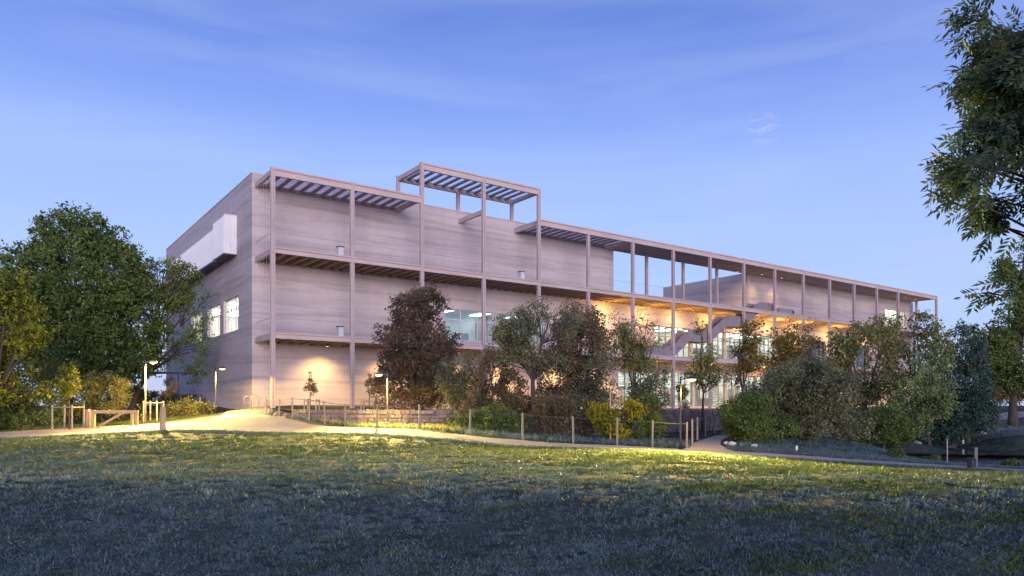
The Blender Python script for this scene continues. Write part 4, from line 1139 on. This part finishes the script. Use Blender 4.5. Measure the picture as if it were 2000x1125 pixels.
# wire fence along the path
fence_px = [(490, 52), (520, 45), (545, 41), (571, 39), (603, 37.8), (634, 36.8), (674, 35.6), (737, 34.6), (820, 34.0), (918, 32.0), (1021, 31.0), (1120, 30.8), (1205, 30.8), (1274, 30.6), (1341, 30.8)]
FP = [gp(x, Z) for x, Z in fence_px]
fence = empty('wire_fence', FP[0]); tag(fence, 'low wire mesh fence on timber posts along the far side of the path', 'fence')
post_m = MB().tube([(0, 0, -0.15), (0, 0, 1.12), (0, 0, 1.16)], [0.046, 0.042, 0.025], 8).mesh('post', M['wood_grey'])
rnd = random.Random(8)
for p in FP:
    o = link('post', post_m, fence, p - FP[0]); o.rotation_euler = (rnd.uniform(-.03, .03), rnd.uniform(-.03, .03), rnd.uniform(0, 3)); 
wire = MB(); rail = MB()
for a, b in zip(FP[:-1], FP[1:]):
    a_, b_ = a - FP[0], b - FP[0]
    L = (b_ - a_).length
    for z in np.arange(0.12, 1.05, 0.155):
        wire.tube([a_ + Vector((0, 0, z)), b_ + Vector((0, 0, z))], 0.0022, 3, False)
    n = int(L / 0.3)
    for k in range(1, n):
        p = a_.lerp(b_, k / n); wire.tube([p + Vector((0, 0, 0.1)), p + Vector((0, 0, 1.05))], 0.0015, 3, False)
    mid = a_.lerp(b_, 0.5) + Vector((0, 0, 1.06))
    rail.tube([a_ + Vector((0, 0, 1.09)), mid, b_ + Vector((0, 0, 1.09))], 0.013, 5)
o = wire.obj('wire_mesh', M['wire'], fence); o['kind'] = 'stuff'
rail.obj('top_wire', M['wire'], fence)

# thin pole behind the yellow bush, second fence on the lower terrace
g = gp(1192, 33); r_ = empty('marker_pole', g); tag(r_, 'thin pale timber pole rising out of the yellow bush', 'pole')
MB().tube([(0, 0, -0.1), (0, 0, 2.4)], 0.035, 7).obj('pole', M['wood'], r_); MB().tube([(0, 0, 2.4), (0, 0, 2.46)], [0.05, 0.02], 7).obj('cap', M['wood'], r_)
f2 = [gp(x, Z) for x, Z in ((1352, 33.2), (1362, 36.5), (1378, 40.5), (1396, 45))]
fe2 = empty('garden_fence', f2[0]); tag(fe2, 'short wire fence climbing beside the branch path', 'fence')
w2 = MB(); r2 = MB()
for p in f2: link('post', post_m, fe2, p - f2[0])
for a, b in zip(f2[:-1], f2[1:]):
    a_, b_ = a - f2[0], b - f2[0]
    for z in np.arange(0.15, 1.0, 0.2): w2.tube([a_ + Vector((0, 0, z)), b_ + Vector((0, 0, z))], 0.004, 3, False)
    r2.tube([a_ + Vector((0, 0, 1.06)), b_ + Vector((0, 0, 1.06))], 0.012, 5)
o = w2.obj('wire_mesh', M['wire'], fe2); o['kind'] = 'stuff'; r2.obj('top_wire', M['wire'], fe2)

# hoop barriers where the path reaches the forecourt
for k, (x, Z, lab) in enumerate(((484, 50, 'pale steel hoop barrier nearest the dark lamp post'), (498, 49.5, 'pale steel hoop barrier nearest the building corner post'))):
    g = gp(x, Z); r_ = empty('hoop_barrier', g, R(40)); tag(r_, lab, 'barrier', 'steel hoop barriers')
    MB().tube([(-0.25, 0, -0.1), (-0.25, 0, 0.85), (-0.18, 0, 0.93), (0.18, 0, 0.93), (0.25, 0, 0.85), (0.25, 0, -0.1)], 0.03, 8).obj('hoop', M['metal_grey'], r_, smooth=True)
    MB().tube([(-0.25, 0, 0.45), (0.25, 0, 0.45)], 0.02, 6).obj('cross_bar', M['metal_grey'], r_)

# boulders
def boulder(x, Z, r, mat, label, seed, sink=0.35, zz=None):
    rs = np.random.default_rng(seed)
    import bmesh
    bm = bmesh.new(); bmesh.ops.create_icosphere(bm, subdivisions=2, radius=1.0)
    k1 = rs.normal(0, 1.6, (5, 3)); ph = rs.random(5) * 6
    for v in bm.verts:
        p = np.array(v.co); f = 1 + 0.16 * sum(math.sin(float(p @ k1[q]) + ph[q]) for q in range(5)) / 1.6
        v.co = Vector((p[0] * r * 1.25 * f, p[1] * r * f, p[2] * r * 0.75 * f))
    me = bpy.data.meshes.new('boulder'); bm.to_mesh(me); bm.free(); me.materials.append(mat)
    g = gp(x, Z)
    o = link('boulder', me, None, (g.x, g.y, g.z + r * sink)); o.rotation_euler = (0, 0, rs.random() * 6)
    return tag(o, label, 'rock', 'boulders by the path')
for k, (x, Z, r, lab) in enumerate(((548, 43.5, 0.42, 'dark boulder at the start of the retaining wall'), (565, 42.3, 0.36, 'brown boulder second from the building corner'), (583, 41.6, 0.45, 'large dark boulder by the stake frame'), (530, 45.5, 0.35, 'small dark boulder nearest the building corner'), (597, 41.0, 0.3, 'small brown boulder under the conical sapling'))):
    boulder(x, Z, r, M['stone'], lab, 60 + k)
for k, (x, Z, r, lab) in enumerate(((1418, 33.5, 0.12, 'small white stone first right of the branch path'), (1429, 33.2, 0.17, 'larger white stone second right of the branch path'), (1473, 32.4, 0.16, 'lone flat white stone before the dark green shrub'), (1449, 33, 0.13, 'brownish stone between two white stones'))):
    boulder(x, Z, r, M['rock_white'] if k != 3 else M['stone'], lab, 80 + k)
g = gp(1556, 31.5); r_ = empty('marker_post', g); tag(r_, 'tiny white marker post in the grass before the big dark shrub', 'post')
MB().tube([(0, 0, -0.1), (0, 0, 0.27)], 0.05, 8).obj('shaft', M['white_metal'], r_); MB().tube([(0, 0, 0.27), (0, 0, 0.31)], [0.052, 0.02], 8).obj('cap', M['metal_dark'], r_)

# litter bin, poles and planting by the pond
g = gp(1897, 25.9); r_ = empty('litter_bin', g); tag(r_, 'dark litter bin beside the path on the right', 'bin')
MB().tube([(0, 0, 0.0), (0, 0, 0.04), (0, 0, 0.34), (0, 0, 0.36)], [0.11, 0.13, 0.15, 0.13], 14).obj('body', M['metal_dark'], r_)
MB().tube([(0, 0, 0.361), (0, 0, 0.40)], [0.155, 0.10], 14).obj('lid', M['metal_dark'], r_)
g = gp(1906, 27.4); r_ = empty('notice_post', g); tag(r_, 'pale slim post standing behind the litter bin', 'post')
MB().box(-0.05, 0.05, -0.03, 0.03, -0.1, 0.72).obj('shaft', M['lamp_pole'], r_); MB().box(-0.06, 0.06, -0.045, 0.045, 0.722, 0.76).obj('cap', M['lamp_pole'], r_)
g = gp(1850, 30); r_ = empty('marker_pole', g); tag(r_, 'thin grey pole at the near bank of the pond', 'pole')
MB().tube([(0, 0, -0.2), (0, 0, 1.05)], 0.025, 7).obj('pole', M['metal_grey'], r_); MB().tube([(0, 0, 1.05), (0, 0, 1.08)], [0.03, 0.01], 7).obj('cap', M['metal_grey'], r_)
g = gp(1881, 45); r_ = empty('notice_post', g); tag(r_, 'short pale post under the dark conifer', 'post')
MB().box(-0.06, 0.06, -0.04, 0.04, -0.1, 0.8).obj('shaft', M['white_metal'], r_); MB().box(-0.07, 0.07, -0.05, 0.05, 0.802, 0.84).obj('cap', M['metal_dark'], r_)
boulder(1791, 43, 0.3, M['rock_white'], 'grey white stone under the feathery tree', 90)
boulder(1915, 46.5, 0.28, M['rock_white'], 'white stone on the far bank of the pond', 91)
for k, (x, Z, w, lab) in enumerate(((1750, 33, 26, 'low dark bush on the bank left of the pond'), (1975, 33, 26, 'low dark bush on the bank right of the pond'), (1822, 35, 24, 'low reedy clump at the near shore of the pond'))):
    yb = HOR + (EYE - h(gx(x, Z), Z)) / Z * F
    shrub('low_bush', lab, Z, x, [(x, yb - 6, w * 0.6, 7), (x + 6, yb - 8, w * 0.4, 6)], M['l_dark'] if k < 2 else M['l_green'], twigs=70, size=0.1, spread=0.16, seed=95 + k, twig_lines=10, trunk=0.02)

# tufts and weeds on the far verge of the path
rs = np.random.default_rng(31)
def weeds(name, label, xs, z0, z1, n, mat, hgt, seed, line=None):
    rs = np.random.default_rng(seed)
    x = rs.uniform(xs[0], xs[1], n); t = rs.random(n)
    line = line or fence_px
    fz = np.interp(x, [p[0] for p in line], [p[1] for p in line])
    Z = fz + z0 + (z1 - z0) * t
    X = (x - 1000) / F * Z
    base = np.c_[X, Z, H(X, Z)]
    per = 14
    b = np.repeat(base, per, 0) + rs.normal(0, 0.07, (n * per, 3)) * np.array([1, 1, 0])
    d = rs.normal(0, 0.35, (n * per, 3)); d[:, 2] = 1; d /= np.linalg.norm(d, axis=1)[:, None]
    L = hgt * rs.uniform(0.4, 1.2, (n * per, 1)); s = np.cross(d, rs.normal(0, 1, (n * per, 3))); s /= np.linalg.norm(s, axis=1)[:, None]
    tip = b + d * L; tip[:, 2] -= L[:, 0] * rs.uniform(0, 0.3, n * per)
    w = 0.022
    v = np.stack([b - s * w / 2, b + s * w / 2, (b + tip) / 2 + s * w * .6, tip], 1).reshape(-1, 3)
    tag(link(name, np_mesh(name, v, np.arange(len(v)), 4, mat)), label, 'weeds', None, 'stuff')
weeds('verge_grass', 'rough grass and weeds along the wire fence', (530, 1345), 0.1, 4.5, 1300, M['grass'], 0.24, 5)
weeds('verge_grass', 'tall weeds between the fence and the retaining wall', (620, 900), 0.3, 2.5, 260, M['l_olive'], 0.34, 6)

weeds('verge_grass', 'tufts of grass along the lawn edge of the path', (-150, 2150), -0.7, 0.12, 2600, M['grass'], 0.10, 7, near)
weeds('verge_grass', 'longer grass on the verge before the trees on the right', (1420, 2100), 0.0, 2.5, 900, M['grass'], 0.14, 8, far)

# ------------------------------------------------------------------ lawn grass
def lawn_grass():
    """tussocks: blades spraying out of thousands of tuft centres, skylight-tinted ones and green ones"""
    rs = np.random.default_rng(99)
    T = 56000
    u = rs.random(T); Y = 1.0 / (1 / 5.8 * (1 - u) + u / 34.0)          # even density on the picture, thinner with distance
    X = rs.uniform(-1, 1, T) * (0.80 * Y + 1.5)
    nearZ = np.interp(1000 + F * X / Y, [p[0] for p in PATH_NEAR], [p[1] for p in PATH_NEAR])
    ok = Y < nearZ - 0.1 + rs.normal(0, 0.12, T)
    k1 = rs.normal(0, 1, (8, 2)); ph = rs.random(8) * 6.28
    P = np.c_[X, Y]
    f = sum(np.sin(P @ k1[q] * (0.9 + 0.35 * q) + ph[q]) for q in range(8)) / 8
    ok &= rs.random(T) < np.clip(0.8 + 0.9 * f, 0.45, 1)
    X, Y, f = X[ok], Y[ok], f[ok]
    t = len(X)
    green = rs.normal(0, 0.35, t) + 1.3 * f + np.clip((Y - 15) / 8, -0.5, 0.8) + np.clip(X / 12, -0.35, 0.35) > 0.12  # light boundary put into colour: greener lamplit band, bluer foreground
    r = (0.035 + 0.0032 * Y) * rs.uniform(0.6, 1.6, t)
    hgt = r * rs.uniform(0.45, 1.0, t)
    for name, label, sel, mat in (('grass', 'skylight tinted tussocks of the foreground lawn', ~green, M['grass']), ('grass', 'green tussocks of the foreground lawn', green, M['grass_green'])):
        x, y, rr, hh = X[sel], Y[sel], r[sel], hgt[sel]
        per = 16
        n = len(x) * per
        c = np.repeat(np.c_[x, y, H(x, y) - 0.008], per, 0); R_ = np.repeat(rr, per)[:, None]; H_ = np.repeat(hh, per)[:, None]
        a = rs.random(n) * 6.283; q = np.sqrt(rs.random(n))
        out = np.c_[np.cos(a), np.sin(a), np.zeros(n)] * q[:, None]
        base = c + out * R_ * 0.75
        tip = c + out * R_ * 1.25 + np.c_[rs.normal(0, 0.25, (n, 2)) * R_, np.zeros(n)]
        tip[:, 2] += H_[:, 0] * rs.uniform(0.45, 1.2, n) * (1.15 - 0.6 * q)
        d = tip - base
        s_ = np.cross(d, rs.normal(0, 1, (n, 3))); s_ /= np.linalg.norm(s_, axis=1)[:, None]
        w = np.repeat(0.007 + 0.0009 * y, per)[:, None] * rs.uniform(0.7, 1.4, (n, 1))
        v = np.stack([base - s_ * w / 2, base + s_ * w / 2, tip], 1).reshape(-1, 3)
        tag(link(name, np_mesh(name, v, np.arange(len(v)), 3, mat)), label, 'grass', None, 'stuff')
lawn_grass()

def meadow(label, xs, zmax, n, seed, mat, line):
    """rough grass on the banks beyond the path"""
    rs = np.random.default_rng(seed)
    x = rs.uniform(xs[0], xs[1], n)
    z0 = np.interp(x, [p[0] for p in line], [p[1] for p in line]) + 0.15
    u = rs.random(n) ** 0.9; Z = z0 + (zmax - z0) * u
    X = (x - 1000) / F * Z
    wet = ((X - 25.6) / 7.0) ** 2 + ((Z - 40.6) / 4.1) ** 2 < 1
    X, Z = X[~wet], Z[~wet]; n = len(X)
    per = 12
    c = np.repeat(np.c_[X, Z, H(X, Z) - 0.01], per, 0)
    m = n * per
    a = rs.random(m) * 6.283; q = np.sqrt(rs.random(m)); r = 0.16 * rs.uniform(0.6, 1.5, m)
    out = np.c_[np.cos(a), np.sin(a), np.zeros(m)] * (q * r)[:, None]
    base = c + out * 0.7; tip = c + out * 1.3; tip[:, 2] += 0.10 * rs.uniform(0.3, 1.4, m)
    s_ = np.cross(tip - base, rs.normal(0, 1, (m, 3))); s_ /= np.linalg.norm(s_, axis=1)[:, None]
    w = 0.035
    v = np.stack([base - s_ * w / 2, base + s_ * w / 2, tip], 1).reshape(-1, 3)
    tag(link('grass', np_mesh('grass', v, np.arange(len(v)), 3, mat)), label, 'grass', None, 'stuff')
meadow('rough grass on the pond bank beyond the path', (1445, 2150), 74, 24000, 41, M['grass'], far)
meadow('green rough grass left of the path behind the gate', (-250, 410), 62, 9000, 42, M['grass_green'], [(-300, 40), (0, 38.5), (300, 41), (370, 46), (410, 52)])
